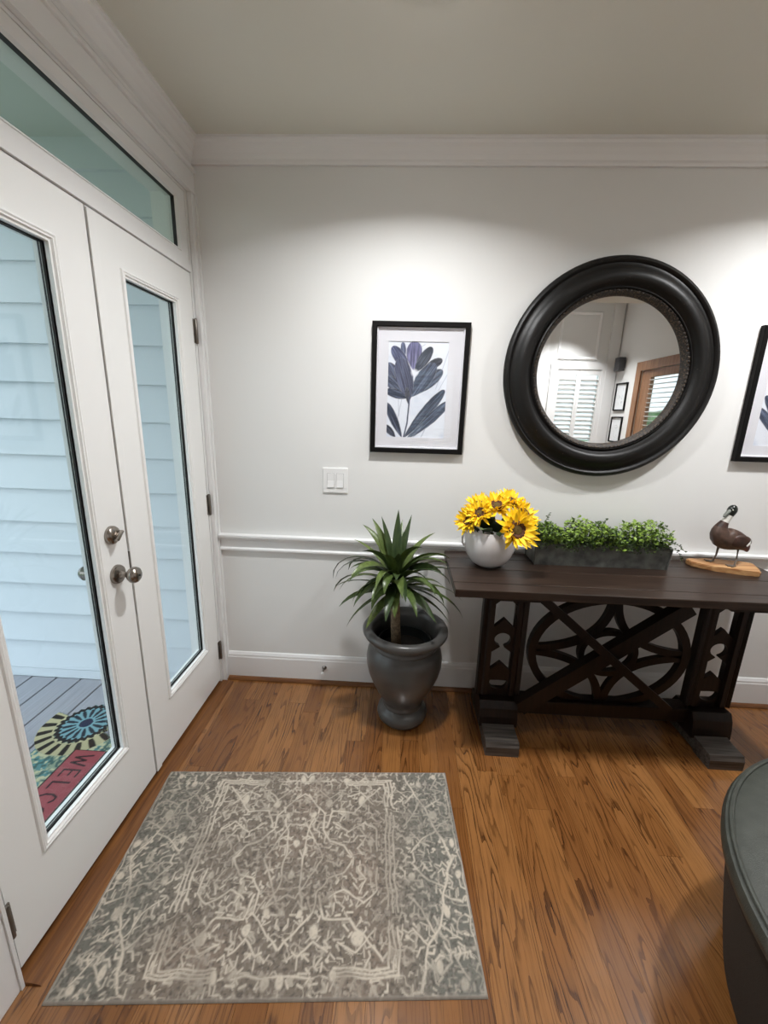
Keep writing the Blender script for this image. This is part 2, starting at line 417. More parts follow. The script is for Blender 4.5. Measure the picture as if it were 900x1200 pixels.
jam.box(-0.15, -0.052, -0.075, -0.062, 0, 2.06).box(-0.15, -0.052, -1.285, -1.272, 0, 2.06)
struct(jam.build('trim_6', TRIM))
struct(MB().prism([(-0.15, -0.03), (0.0, -0.03), (0.0, 0.0), (0.062, 0.0), (0.056, 0.006), (0.03, 0.010), (-0.15, 0.010)], 'y', -1.298, -0.05).build('trim_7', SHOEY))

def bead_set(parent, a0, a1, b0, b1, xf):
    """glazing bead: face at xf, sloping in to the pane"""
    return mitre('glazing_bead', DOORP, parent, 'x', a0-0.024, a1+0.024, b0-0.024, b1+0.024,
                 [(0, xf), (0.002, xf+0.006), (0.007, xf+0.008), (0.011, xf+0.005), (0.015, xf+0.006), (0.024, xf-0.012), (0.024, xf-0.022), (0, xf-0.022)])
def door(name, y0, y1, g0, g1, gz0=0.295, gz1=1.905):
    zb, zt, xa, xb = 0.030, 2.055, -0.048, -0.004
    m = MB()
    frame_quad(m, 'x', y0, y1, zb, zt, (g0-y0, y1-g1, gz0-zb, zt-gz1), xa, xb)
    d = struct(m.build(name, DOORP))
    MB().box(-0.042, -0.022, y0, y1, 0.010, 0.0305).build('gap_shade_strip', GASK, d)  # dark strip added to darken the gap under the door and block light
    bead_set(d, g0, g1, gz0, gz1, xb)
    mitre('gasket', GASK, d, 'x', g0, g1, gz0, gz1, [(0, -0.020), (0.002, -0.020), (0.004, -0.0255), (0, -0.0255)])
    mitre('exterior_bead', EXTB, d, 'x', g0, g1, gz0, gz1, [(0, -0.0315), (0.003, -0.0315), (0.001, -0.036), (0, -0.036)])
    MB().box(-0.031, -0.026, g0+0.001, g1-0.001, gz0+0.001, gz1-0.001).build('glass_pane', PANE, d)
    return d
dr = door('door_1', -0.671, -0.066, -0.517, -0.205)
dl = door('door_2', -1.281, -0.675, -1.145, -0.825)
MB().box(-0.004, 0.002, -0.671, -0.640, 0.030, 2.05, 0.0015).build('astragal', DOORP, dr)
MB().box(-0.05, -0.046, -0.6745, -0.6715, 0.030, 2.05).build('door_gap_seal', GASK, dr)
def hinge(parent, y, z):
    m = MB().lathe([(0.0, -0.055), (0.004, -0.054), (0.0065, -0.05), (0.0065, 0.05), (0.004, 0.054), (0.0, 0.055)], (0.004, y, z), 12)
    h = m.build('hinge', HINGE, parent, True)
    MB().box(-0.004, 0.0005, y-0.013, y+0.013, z-0.05, z+0.05).build('hinge_leaf', HINGE, h)
for z in (1.82, 1.017, 0.204): hinge(dr, -0.060, z); hinge(dl, -1.287, z)
ky, kz = -0.743, 0.927
kn = MB().lathe([(0.0, -0.004), (0.033, -0.004), (0.033, 0.002), (0.030, 0.008), (0.022, 0.011), (0.013, 0.013), (0.011, 0.018), (0.010, 0.035), (0.013, 0.040), (0.022, 0.044),
                 (0.0275, 0.053), (0.0280, 0.060), (0.0255, 0.068), (0.018, 0.074), (0.008, 0.0765), (0.0, 0.077)], (0, ky, kz), 32, 'x').build('door_knob', NICKEL, dl, True)
MB().lathe([(0.0, 0.077), (0.004, 0.077), (0.004, 0.079), (0.0, 0.079)], (0, ky, kz), 12, 'x').build('keyhole', GASK, kn)
db = MB().lathe([(0.0, -0.004), (0.031, -0.004), (0.031, 0.004), (0.028, 0.010), (0.020, 0.014), (0.012, 0.016), (0.0, 0.017)], (0, -0.746, 1.067), 32, 'x').build('deadbolt', NICKEL, dl, True)
tb = MB(); tb.box(0.015, 0.034, -0.7505, -0.7415, 1.046, 1.088, 0.004)
tt = tb.build('thumb_turn', NICKEL, db, True)
tt.data.transform(Matrix.Translation((0, -0.746, 1.067)) @ Matrix.Rotation(R(-50), 4, 'X') @ Matrix.Translation((0, 0.746, -1.067)))
MB().lathe([(0.0, -0.128), (0.02, -0.125), (0.027, -0.113), (0.024, -0.098), (0.011, -0.088), (0.011, -0.058), (0.03, -0.056), (0.03, -0.047), (0, -0.047)], (0, ky, kz), 24, 'x').build('exterior_knob', NICKEL, dl, True)
MB().box(-0.006, 0.0005, -0.6735, -0.664, 0.905, 0.985).build('strike_plate', HINGE, dr)

t1 = MB(); frame_quad(t1, 'x', -1.283, -0.064, 2.105, 2.363, (0.066, 0.066, 0.022, 0.042), -0.05, -0.004)
tr = struct(t1.build('window_1', TRIM))
mitre('glazing_bead', TRIM, tr, 'x', -1.222, -0.125, 2.122, 2.326, [(0, -0.004), (0.001, 0.000), (0.004, 0.000), (0.009, -0.014), (0.009, -0.024), (0, -0.024)])
mitre('gasket', GASK, tr, 'x', -1.216, -0.131, 2.128, 2.320, [(0, -0.012), (0.003, -0.012), (0.005, -0.026), (0, -0.026)])
MB().box(-0.030, -0.025, -1.217, -0.130, 2.127, 2.321).build('glass_pane', TINT, tr)

# ================================================================== PORCH OUTSIDE
SIDE = mat('siding_paint', (0.66, 0.71, 0.75), 0.55)
DECKM = streaky('deck_composite', (0.27, 0.27, 0.295), (0.34, 0.34, 0.37), 1, 0.6, (3, 160))
PCEIL = mat('porch_ceiling_paint', (0.62, 0.66, 0.62), 0.7)
sw = struct(MB().box(-3.4, -0.01, 0.066, 0.15, -0.3, 3.0).build('wall_porch', SIDE))
z0 = 0.139-0.181; first = None
for k in range(17):
    if first is None:
        first = MB().prism([(0.066, 0.0), (0.036, 0.0), (0.036, 0.004), (0.056, 0.187), (0.066, 0.187)], 'x', -3.4, -0.01).build('siding_board', SIDE, sw); o = first
    else: o = dup(first)
    o.location = (0, 0, z0+0.181*k)
MB().box(-3.4, -0.01, 0.036, 0.0655, -0.10, -0.044).build('skirt_board', SIDE, sw)
struct(MB().box(-1.35, -0.15, -4.0, 0.062, 2.62, 2.70).build('porch_ceiling', PCEIL))
dk = struct(MB().box(-3.4, -0.15, -4.0, 0.036, -0.22, -0.132).build('porch_deck', GASK))
first = None
for k in range(22):
    xc = -0.177-0.15*k+0.0
    if xc < -3.3: break
    if first is None: first = MB().box(-0.0705, 0.0705, -3.99, 0.034, -0.13, -0.10, 0.003).build('deck_board', DECKM, dk); o = first
    else: o = dup(first)
    o.location = (xc-0.05, 0, 0)
struct(MB().box(-40, 40, -40, 40, -0.7, -0.62).build('ground', mat('lawn', (0.07, 0.12, 0.04), 0.9, vary=0.3)))

# doormat -----------------------------------------------------------
MATP = painted('doormat_print', 0.95, bump=0.5, bscale=700)
gx = np.arange(-0.80, -0.29, 0.0035); gy = np.arange(-1.20, -0.16, 0.0035)
X, Y = np.meshgrid(gx, gy, indexing='ij')
cx, cy = -0.600, -0.312
r = np.hypot(X-cx, Y-cy); th = np.arctan2(Y-cy, X-cx)
scal = 0.128+0.006*np.cos(th*26)
inner = r < scal
ray = (r < 0.205) & (np.sin(th+0.35) < -0.05)
rect = (X > -0.715) & (X < -0.30) & (Y < -0.40) & (Y > -1.13)
mask = inner | ray | rect
n1 = vnoise(X*70, Y*70, 3, 2); n2 = vnoise(X*18, Y*18, 5, 3)
img = np.empty(X.shape+(3,)); img[:] = lin((132, 146, 124))
img = mixc(img, (80, 128, 128), soft(-n2, -0.52, 0.05)); img = mixc(img, (186, 182, 148), soft(-n1, -0.60, 0.06)); img = mixc(img, (60, 92, 88), soft(n1, 0.36, 0.06))
def on_(a, cond): return np.where(cond, a, 0.0)
pet = np.abs(((th*20/(2*math.pi)) % 1)-0.5)       # rays around the shell
img = mixc(img, (176, 168, 132), on_(1.0*np.ones_like(r), ray & ~inner & (r > 0.13)))
img = mixc(img, (25, 30, 30), on_(soft(pet, 0.25-1.2*np.abs(r-0.168), 0.06), (r > 0.138) & (r < 0.203) & ray))
img = mixc(img, (112, 152, 160), on_(np.ones_like(r), inner))
img = mixc(img, (22, 30, 34), on_(np.ones_like(r), inner & (r > 0.104+0.006*np.cos(th*26))))
pet2 = np.abs(((th*15/(2*math.pi)) % 1)-0.5)
img = mixc(img, (22, 40, 52), on_(soft(pet2, 0.30-3.6*np.abs(r-0.068), 0.06), (r < 0.10) & (r > 0.040)))
img = mixc(img, (28, 42, 66), on_(np.ones_like(r), r < 0.030))
bx0, bx1, by0, by1 = -0.522, -0.378, -1.00, -0.478
band = (X > bx0) & (X < bx1) & (Y > by0) & (Y < by1)
img = mixc(img, (25, 25, 28), on_(np.ones_like(r), (X > bx0-0.006) & (X < bx1+0.006) & (Y > by0-0.006) & (Y < by1+0.006)))
img = mixc(img, (152, 74, 80), on_(np.ones_like(r), band))
GL = {'W': [[(0, 1), (.25, 0), (.5, .8), (.75, 0), (1, 1)]], 'E': [[(.9, 1), (.1, 1), (.1, 0), (.9, 0)], [(.1, .52), (.75, .52)]], 'L': [[(.15, 1), (.15, 0), (.9, 0)]],
      'C': [[(.95, .85), (.7, 1), (.35, 1), (.08, .7), (.08, .3), (.35, 0), (.7, 0), (.95, .15)]], 'O': [[(.5, 1), (.15, .85), (0, .5), (.15, .15), (.5, 0), (.85, .15), (1, .5), (.85, .85), (.5, 1)]],
      'M': [[(0, 0), (.12, 1), (.5, .25), (.88, 1), (1, 0)]]}
yy = -0.502
for ch in 'WELCOME':
    wd = {'W': 0.056, 'M': 0.056}.get(ch, 0.040)
    for st in GL[ch]:
        pts = [(-0.490+0.074*v, yy-wd*u) for u, v in st]
        img = mixc(img, (28, 24, 30), soft(segdist(X, Y, pts), 0.0042, 0.003))
    yy -= wd+0.020
P = np.stack([X, Y, np.full(X.shape, -0.088)], -1)
dm = grid_print('doormat', P, img, MATP, None, mask)
so = dm.modifiers.new('thickness', 'SOLIDIFY'); so.thickness = 0.011; so.offset = -1
tag(dm, 'multicoloured welcome doormat with a sunburst, lying on the grey porch deck', 'doormat')

# ================================================================== CEILING LAMPS AND ADDED FILL
LENS = bpy.data.materials.new('lamp_lens'); LENS.use_nodes = True
LENS.node_tree.nodes['Principled BSDF'].inputs['Emission Color'].default_value = (1, 0.97, 0.94, 1)
LENS.node_tree.nodes['Principled BSDF'].inputs['Emission Strength'].default_value = 16
lab = ['round flush ceiling lamp over the rug in front of the French doors', 'round flush ceiling lamp in front of the right end of the console table',
       'added round fill lamp in the ceiling between console table and ottoman', 'added round lamp in the high rear ceiling brightening the far wall by the wooden door', 'added round lamp in the high rear ceiling brightening the left part of the far wall']
for (lx, ly, lz, p, spr), lb in zip(LAMPS, lab):
    t = thing('ceiling_lamp', lb, 'lamp', (lx, ly, lz))
    MB().lathe([(0.058, 0.0), (0.085, 0.0), (0.085, -0.006), (0.078, -0.012), (0.060, -0.012), (0.058, -0.009)], (0, 0, 0), 40, close=True).build('trim_ring', TRIM, t, True)
    MB().lathe([(0.0, -0.002), (0.0575, -0.002), (0.0575, -0.010), (0.050, -0.020), (0.030, -0.028), (0.0, -0.031)], (0, 0, 0), 40).build('lens', LENS, t, True)
    ld = bpy.data.lights.new('lamp_light', 'AREA'); ld.shape = 'DISK'; ld.size = 0.11; ld.energy = p; ld.color = LAMP_COL; ld.spread = R(spr)
    lo = bpy.data.objects.new('lamp_light', ld); C.objects.link(lo); lo.parent = t; lo.location = (0, 0, -0.033)

# ================================================================== RUG
RUGM = painted('rug_print', 0.95, bump=0.9, bscale=900, spec=0.1)
RC = [(0.037, -0.644), (1.188, -0.566), (1.234, -1.251), (0.092, -1.333)]   # far left, far right, near right, near left
nu, nv = 440, 264
U, V = np.meshgrid(np.linspace(0, 1, nu), np.linspace(0, 1, nv), indexing='ij')
a, b, c_, d_ = [np.array(p) for p in RC]
PX = (a*(1-U[..., None])+b*U[..., None])*(1-V[..., None])+(d_*(1-U[..., None])+c_*U[..., None])*V[..., None]
A = 1.15*U; B = 0.69*V                      # metres on the rug; u to the right, v towards the camera
am = np.abs(A-0.575); bm_ = np.abs(B-0.345)
wu = (vnoise(A*22, B*22, 31, 2)-0.5)*0.016; wv = (vnoise(A*22, B*22, 47, 2)-0.5)*0.016
Au, Bu = am+wu, bm_+wv
lines = np.zeros_like(A)
def stroke(pts, w_): 
    global lines
    lines = np.maximum(lines, soft(segdist(Au, Bu, pts), w_*1.25, 0.0035))
# nested stepped outline round the middle field, mirrored in both directions
for off in (0.0, 0.014, 0.028):
    stroke([(0.315+off, 0.0), (0.315+off, 0.15)], 0.0022)
    stroke([(0.315+off, 0.19), (0.315+off, 0.285+off*0.6), (0.16, 0.285+off*0.6)], 0.0022)
stroke([(0.0, 0.30), (0.11, 0.30)], 0.002); stroke([(0.30, 0.27), (0.20, 0.17), (0.12, 0.17), (0.10, 0.11)], 0.0024)
stroke([(0.0, 0.245), (0.05, 0.20), (0.09, 0.155), (0.09, 0.10), (0.12, 0.06), (0.17, 0.045), (0.20, 0.0)], 0.0024)
stroke([(0.03, 0.0), (0.035, 0.09), (0.055, 0.14)], 0.0022); stroke([(0.0, 0.11), (0.03, 0.12), (0.06, 0.07), (0.10, 0.0)], 0.002)
stroke([(0.13, 0.12), (0.18, 0.09), (0.24, 0.13), (0.28, 0.10), (0.28, 0.03)], 0.0022); stroke([(0.22, 0.03), (0.245, 0.07), (0.225, 0.10)], 0.002)
stroke([(0.17, 0.23), (0.22, 0.25), (0.27, 0.20)], 0.002); stroke([(0.06, 0.26), (0.10, 0.22), (0.14, 0.25)], 0.002)
# branches in the side borders
stroke([(0.40, 0.33), (0.43, 0.24), (0.47, 0.19), (0.50, 0.09), (0.54, 0.0)], 0.0026)
stroke([(0.43, 0.24), (0.39, 0.20)], 0.002); stroke([(0.47, 0.19), (0.53, 0.22)], 0.002); stroke([(0.45, 0.21), (0.42, 0.15), (0.38, 0.11)], 0.002)
stroke([(0.50, 0.09), (0.45, 0.07), (0.40, 0.02)], 0.002); stroke([(0.50, 0.11), (0.55, 0.13)], 0.002); stroke([(0.53, 0.31), (0.50, 0.26), (0.545, 0.25)], 0.002)
stroke([(0.566, 0.0), (0.566, 0.34)], 0.0015)
# small leaf strokes: wandering contour lines broken into dashes
n1 = vnoise(A*26+3, B*26+7, 61, 2); n2 = vnoise(A*17+11, B*30+5, 71, 2)
dash = (vnoise(A*40, B*40, 83, 1) > 0.50)
worm = soft(np.abs(n1-0.5), 0.034, 0.03)*dash*0.55; worm2 = soft(np.abs(n2-0.47), 0.028, 0.03)*(vnoise(A*34, B*34, 93, 1) > 0.55)*0.5
lines = np.maximum(lines, np.maximum(worm, worm2))
# short woven strokes, mirrored left to right: straight dashes, elbows and little forks
rs = random.Random(77); half = am; short = np.zeros_like(A)
uu_ = np.linspace(0, 1.15, nu); vv_ = np.linspace(0, 0.69, nv)
def dab(pts, w_, k_):
    xs = [p[0] for p in pts]; ys_ = [p[1] for p in pts]; pad = 0.012
    j0, j1 = np.searchsorted(vv_, (min(ys_)-pad, max(ys_)+pad))
    for sgn in (1, -1):
        e = sorted((0.575+sgn*(min(xs)-pad), 0.575+sgn*(max(xs)+pad))); i0, i1 = np.searchsorted(uu_, e)
        if i1 <= i0 or j1 <= j0: continue
        q_ = np.s_[i0:i1, j0:j1]
        short[q_] = np.maximum(short[q_], k_*soft(segdist((half+wu*0.5)[q_], (B+wv*0.5)[q_], pts), w_, 0.0030))
gv = 0.0
for ig in range(25):
    for jg in range(30):
        x_ = (ig+rs.uniform(0.05, 0.95))*0.0232; y_ = (jg+rs.uniform(0.05, 0.95))*0.0232
        if rs.random() < 0.10: continue
        ang = rs.choice((0, 0, 90, 90, 45, -45, 30, -60, 60))+rs.uniform(-9, 9); L_ = rs.uniform(0.008, 0.024); w_ = rs.uniform(0.0018, 0.0031); k_ = rs.uniform(0.7, 1.0)
        d_1 = (math.cos(R(ang)), math.sin(R(ang))); p_ = (x_, y_); q_2 = (x_+d_1[0]*L_, y_+d_1[1]*L_)
        if max(p_[0], q_2[0]) > 0.572 or min(p_[0], q_2[0]) < 0.0: continue
        pts = [p_, q_2]
        if rs.random() < 0.45:
            a2 = ang+rs.choice((-80, 80, 55, -55)); l2 = L_*rs.uniform(0.4, 0.8); pts.append((q_2[0]+math.cos(R(a2))*l2, q_2[1]+math.sin(R(a2))*l2))
        dab(pts, w_, k_)
        if rs.random() < 0.18: dab([p_, (p_[0]+0.0015, p_[1]+0.001)], rs.uniform(0.003, 0.0055), k_)
lines = np.maximum(lines, short)
blob = np.zeros_like(A)
for bu, bv, br in ((0.495, 0.155, 0.013), (0.455, 0.285, 0.011), (0.40, 0.06, 0.010), (0.10, 0.20, 0.012), (0.225, 0.215, 0.015), (0.05, 0.155, 0.009), (0.55, 0.05, 0.010), (0.52, 0.32, 0.010), (0.16, 0.30, 0.010), (0.26, 0.05, 0.009), (0.0, 0.05, 0.010), (0.02, 0.31, 0.011)):
    blob = np.maximum(blob, soft(np.hypot(Au-bu, (Bu-bv)*0.75), br, 0.005))
wear = np.clip((vnoise(A*9, B*9, 103, 3)-0.22)*3.2, 0.5, 1.0); fib = vnoise(A*170, B*170, 113, 2)
lines = np.maximum(lines, blob)*wear*np.clip(0.55+fib, 0.6, 1.0)
img = np.empty(A.shape+(3,)); img[:] = lin((128, 118, 107))
edge = np.clip((am-0.30)/0.16, 0, 1)
img = mixc(img, (116, 117, 110), edge*0.8)
img = mixc(img, (150, 132, 118), np.clip((vnoise(A*5, B*5, 123, 3)-0.48)*4, 0, 1)*0.45*(1-edge))
img = mixc(img, (90, 84, 78), np.clip((fib-0.48)*3.2, 0, 1)*0.75)
img = mixc(img, (165, 156, 145), np.clip((vnoise(A*120+5, B*120, 133, 2)-0.56)*4, 0, 1)*0.6)
img = mixc(img, (214, 203, 186), np.clip(lines, 0, 1)*0.95)
hem = np.minimum(np.minimum(A, 1.15-A), np.minimum(B, 0.69-B))
img = mixc(img, (158, 150, 140), soft(hem, 0.005, 0.003)*0.8)
hz = 0.0085+0.0012*(fib-0.5); hz[0, :] = hz[-1, :] = 0.001; hz[:, 0] = hz[:, -1] = 0.001
P = np.concatenate([PX, hz[..., None]], -1)
rug = grid_print('rug', P[:, ::-1], img[:, ::-1], RUGM)
tag(rug, 'grey and cream distressed patterned rug on the oak floor before the French doors', 'rug')

# ================================================================== CONSOLE TABLE
DARK = streaky('dark_table_wood', (0.0045, 0.0024, 0.0017), (0.0145, 0.0074, 0.0048), 2, 0.42, spec=0.3)
TOPM = streaky('dark_table_top', (0.013, 0.0072, 0.0050), (0.042, 0.025, 0.017), 0, 0.36, (3, 70), spec=0.32)
FOOTM = streaky('lit_foot_wood', (0.020, 0.015, 0.012), (0.11, 0.095, 0.082), 0, 0.4)  # light on the feet is put into this paler wood colour
TX0, TX1, TZ = 1.183, 2.672, 0.820
tb = thing('console_table', 'long dark wooden trestle console table with fretwork base against the white wall', 'table', (1.93, -0.265, 0))
def at_table(o): o.parent = tb; o.matrix_parent_inverse = Matrix.Translation((-1.93, 0.265, 0)); return o
ys = [-0.502, -0.427, -0.27, -0.135, -0.033]
for y0, y1 in zip(ys, ys[1:]):
    at_table(MB().box(TX0, TX1, y0+0.0006, y1-0.0006, 0.786, TZ, 0.003).build('board', TOPM))
XL, XRs = 1.452, 2.427
def circ(cx_, cz, rx, rz, a0=0, a1=360, n=20): return [(cx_+rx*math.cos(R(a0+(a1-a0)*k/n)), cz+rz*math.sin(R(a0+(a1-a0)*k/n))) for k in range(n+(0 if a1-a0 == 360 else 1))]
for xc in (XL, XRs):
    out = [(xc-0.085, 0.18), (xc+0.085, 0.18), (xc+0.085, 0.765), (xc-0.085, 0.765)]
    h1 = circ(xc, 0.715, 0.024, 0.018, -70, 250, 14)+[(xc-0.008, 0.69), (xc-0.046, 0.655), (xc-0.046, 0.540), (xc, 0.585), (xc+0.046, 0.540), (xc+0.046, 0.655), (xc+0.008, 0.69)]
    h2 = circ(xc, 0.478, 0.038, 0.034, -70, 250, 16)+[(xc-0.009, 0.44), (xc-0.046, 0.412), (xc-0.046, 0.318), (xc, 0.360), (xc+0.046, 0.318), (xc+0.046, 0.412), (xc+0.009, 0.44)]
    h3 = circ(xc, 0.250, 0.043, 0.036, -200, 20, 14)+[(xc, 0.264)]
    sp = at_table(fret('support_panel', [out, h1, h2, h3], -0.276, -0.254, DARK))
    for sx in (-1, 1):
        at_table(MB().prism([(xc+sx*0.050, -0.245), (xc+sx*0.102, -0.245), (xc+sx*0.102, -0.285), (xc+sx*0.096, -0.293), (xc+sx*0.080, -0.286), (xc+sx*0.072, -0.293), (xc+sx*0.052, -0.293), (xc+sx*0.050, -0.285)], 'z', 0.19, 0.765).build('post', DARK))
    pl = [(-0.345, 0.062), (-0.342, 0.11), (-0.335, 0.15), (-0.318, 0.182), (-0.202, 0.182), (-0.185, 0.15), (-0.178, 0.11), (-0.175, 0.062)]
    at_table(MB().prism(pl, 'x', xc-0.088, xc+0.088).build('plinth', DARK))
    ft = [(-0.455, 0.0), (-0.455, 0.045), (-0.445, 0.066), (-0.37, 0.070), (-0.35, 0.075), (-0.17, 0.075), (-0.15, 0.070), (-0.075, 0.066), (-0.065, 0.045), (-0.065, 0.0), (-0.16, 0.0), (-0.17, 0.012), (-0.35, 0.012), (-0.36, 0.0)]
    at_table(MB().prism(ft, 'x', xc-0.075, xc+0.073).build('foot', FOOTM))
    cl = [(-0.455, 0.7865), (-0.455, 0.765), (-0.43, 0.76), (-0.42, 0.742), (-0.38, 0.738), (-0.15, 0.738), (-0.11, 0.742), (-0.10, 0.76), (-0.075, 0.765), (-0.075, 0.7865)]
    at_table(MB().prism([(xc-0.15, 0.7855), (xc-0.15, 0.765), (xc-0.125, 0.758), (xc-0.112, 0.74), (xc+0.112, 0.74), (xc+0.125, 0.758), (xc+0.15, 0.765), (xc+0.15, 0.7855)], 'y', -0.42, -0.11).build('top_cleat', DARK))
RX, RZ_, RCX, RCZ = 0.366, 0.283, 1.940, 0.432
def ell(rx, rz, n=56): return [(RCX+rx*math.cos(2*math.pi*k/n), RCZ+rz*math.sin(2*math.pi*k/n)) for k in range(n)]+[(RCX+rx, RCZ)]
at_table(MB().ribbon(ell(RX-0.018, RZ_-0.014), 0.036, -0.278, -0.245).build('outer_ring', DARK))
at_table(MB().ribbon(ell(0.122, 0.105), 0.026, -0.277, -0.246).build('inner_ring', DARK))
for sx, sz in ((1, 1), (1, -1), (-1, -1), (-1, 1)):
    Aq = Vector((RCX+sx*(RX-0.02), RCZ+sz*0.008)); Bq = Vector((RCX+sx*0.010, RCZ+sz*(RZ_-0.015))); Cq = Vector((RCX+sx*0.020, RCZ+sz*0.030))
    pts = [tuple(Aq*(1-t)**2+Cq*2*t*(1-t)+Bq*t*t) for t in [i/18 for i in range(19)]]
    at_table(MB().ribbon(pts, 0.034, -0.274, -0.249).build('tracery_arc', DARK))
at_table(MB().bar((1.545, -0.325, 0.165), (2.215, -0.325, 0.712), 0.066, 0.050).build('diagonal_beam', DARK))
at_table(MB().bar((1.575, -0.366, 0.735), (2.190, -0.366, 0.225), 0.036, 0.028).build('diagonal_rod', DARK))
at_table(MB().box(1.53, 2.35, -0.30, -0.225, 0.105, 0.178, 0.006).build('stretcher', DARK))

# ================================================================== MIRROR
MX, MZ = 1.865, 1.690
FRM = mat('distressed_black', (0.007, 0.0065, 0.006), 0.42, spec=0.3, bump=0.35, bscale=45)
nt = FRM.node_tree; vo = nt.nodes.new('ShaderNodeTexNoise'); vo.inputs['Scale'].default_value = 130; gg = nt.nodes.new('ShaderNodeNewGeometry')
rp = nt.nodes.new('ShaderNodeValToRGB'); rp.color_ramp.elements[0].position = 0.72; rp.color_ramp.elements[0].color = (0.007, 0.0065, 0.006, 1); rp.color_ramp.elements[1].position = 0.80; rp.color_ramp.elements[1].color = (0.16, 0.13, 0.10, 1)
nt.links.new(gg.outputs['Position'], vo.inputs['Vector']); nt.links.new(vo.outputs['Fac'], rp.inputs[0]); nt.links.new(rp.outputs[0], nt.nodes['Principled BSDF'].inputs['Base Color'])
SPEC = mat('speckled_gilt', (0.05, 0.035, 0.02), 0.5, bump=1.0, bscale=320)
nt = SPEC.node_tree; vo = nt.nodes.new('ShaderNodeTexNoise'); vo.inputs['Scale'].default_value = 210; gg = nt.nodes.new('ShaderNodeNewGeometry')
rp = nt.nodes.new('ShaderNodeValToRGB'); rp.color_ramp.elements[0].position = 0.52; rp.color_ramp.elements[0].color = (0.012, 0.010, 0.009, 1); rp.color_ramp.elements[1].position = 0.66; rp.color_ramp.elements[1].color = (0.13, 0.085, 0.05, 1)
nt.links.new(gg.outputs['Position'], vo.inputs['Vector']); nt.links.new(vo.outputs['Fac'], rp.inputs[0]); nt.links.new(rp.outputs[0], nt.nodes['Principled BSDF'].inputs['Base Color'])
MS = 1.014
mir = thing('wall_mirror', 'large round wall mirror in a wide distressed black frame above the table', 'mirror', (MX, 0, MZ))
prof = [(0.455, -0.001), (0.460, -0.020), (0.462, -0.036), (0.456, -0.046), (0.446, -0.050), (0.437, -0.046), (0.434, -0.041), (0.425, -0.042), (0.410, -0.055), (0.395, -0.066), (0.378, -0.070), (0.364, -0.066),
        (0.354, -0.055), (0.348, -0.046), (0.343, -0.044), (0.340, -0.050), (0.336, -0.052), (0.334, -0.046), (0.334, -0.001)]
MB().lathe([(a*MS, b) for a, b in prof], n=96, axis='y', close=True).build('frame', FRM, mir, True)
MB().lathe([(0.3395, -0.040), (0.334, -0.044), (0.326, -0.040), (0.319, -0.030), (0.315, -0.022), (0.315, -0.012), (0.3395, -0.012)], n=96, axis='y', close=True).build('inner_rim', SPEC, mir, True)
bd = MB()
for k in range(120):
    a = 2*math.pi*k/120; g = bmesh.ops.create_icosphere(bd.bm, subdivisions=1, radius=0.0062, matrix=Matrix.Translation((0.333*math.cos(a), -0.0425, 0.333*math.sin(a))))
o = bd.build('beading', SPEC, mir, True); o['kind'] = 'stuff'
MIRM = mat('mirror_silver', (0.86, 0.87, 0.87), 0.01, metal=1.0)
MB().lathe([(0.0, -0.018), (0.3165, -0.018), (0.3165, -0.0125), (0.0, -0.012)], n=96, axis='y').build('mirror_glass', MIRM, mir)

# ================================================================== FRAMED PRINTS
PRINTM = painted('art_print', 0.85, spec=0.2)
MATB = mat('mat_board', (0.74, 0.74, 0.78), 0.9)
nu, nv = 150, 238
U, V = np.meshgrid(np.linspace(0, 1, nu), np.linspace(0, 1, nv), indexing='ij')     # u right, v up
QX = 170+495*U; QY = 980-785*V
pimg = np.empty(U.shape+(3,)); pimg[:] = lin((232, 237, 246))
pimg = mixc(pimg, (200, 208, 225), np.clip((vnoise(U*4, V*6, 201, 3)-0.5)*4, 0, 1)*0.5)
def petal(b0, t0, hw, col, k=1.0, full=0.55, seed=0):
    global pimg
    hw = hw*1.12
    b0, t0 = np.array(b0, float), np.array(t0, float); d = t0-b0; Ln = np.hypot(*d); d /= Ln; nrm = np.array([-d[1], d[0]])
    s = ((QX-b0[0])*d[0]+(QY-b0[1])*d[1])/Ln; t = (QX-b0[0])*nrm[0]+(QY-b0[1])*nrm[1]
    ss = np.clip(s, 0, 1)
    prof_ = hw*np.where(ss < full, np.sin(np.pi/2*ss/full)**0.8, np.sqrt(np.clip(1-((ss-full)/(1-full))**2.2, 0, 1)))
    prof_ = prof_*(1+0.10*(vnoise(s*9+seed, t/60+seed, 77+seed, 2)-0.5)); m_ = np.clip((prof_-np.abs(t))/5+0.5, 0, 1)*((s > 0) & (s < 1))
    st = vnoise(t/7+seed*3, s*2.2+seed, 301+seed, 3)
    c1 = np.array(lin(col))*np.array((0.98, 1.05, 0.98))*0.72; c0 = c1*0.40; c2 = np.minimum(c1*2.2+0.05, 1)
    colr = c0+(c1-c0)*np.clip(st*2, 0, 1)[..., None]+(c2-c1)*np.clip(st*2.8-1.25, 0, 1)[..., None]
    edge_ = np.clip(1-np.abs(prof_-np.abs(t))/7, 0, 1)[..., None]*0.45
    colr = colr*(1-edge_)
    colr = colr+np.clip(1-np.abs(prof_-np.abs(t)-2)/3, 0, 1)[..., None]*0.22*(np.abs(np.sin(s*9+seed)) > 0.35)[..., None]
    pimg = pimg*(1-m_[..., None]*k)+colr*(m_*k)[..., None]
def fine(p, q, w_, col=(120, 130, 155), k=0.6):
    global pimg
    pimg = mixc(pimg, col, soft(segdist(QX, QY, [p, q]), w_, 2.5)*k)
fine((575, 570), (680, 215), 2); fine((600, 580), (700, 380), 2); fine((262, 620), (272, 800), 2); fine((300, 620), (262, 820), 2)
fine((440, 235), (470, 215), 2); fine((400, 980), (455, 930), 3); fine((470, 975), (500, 910), 3)
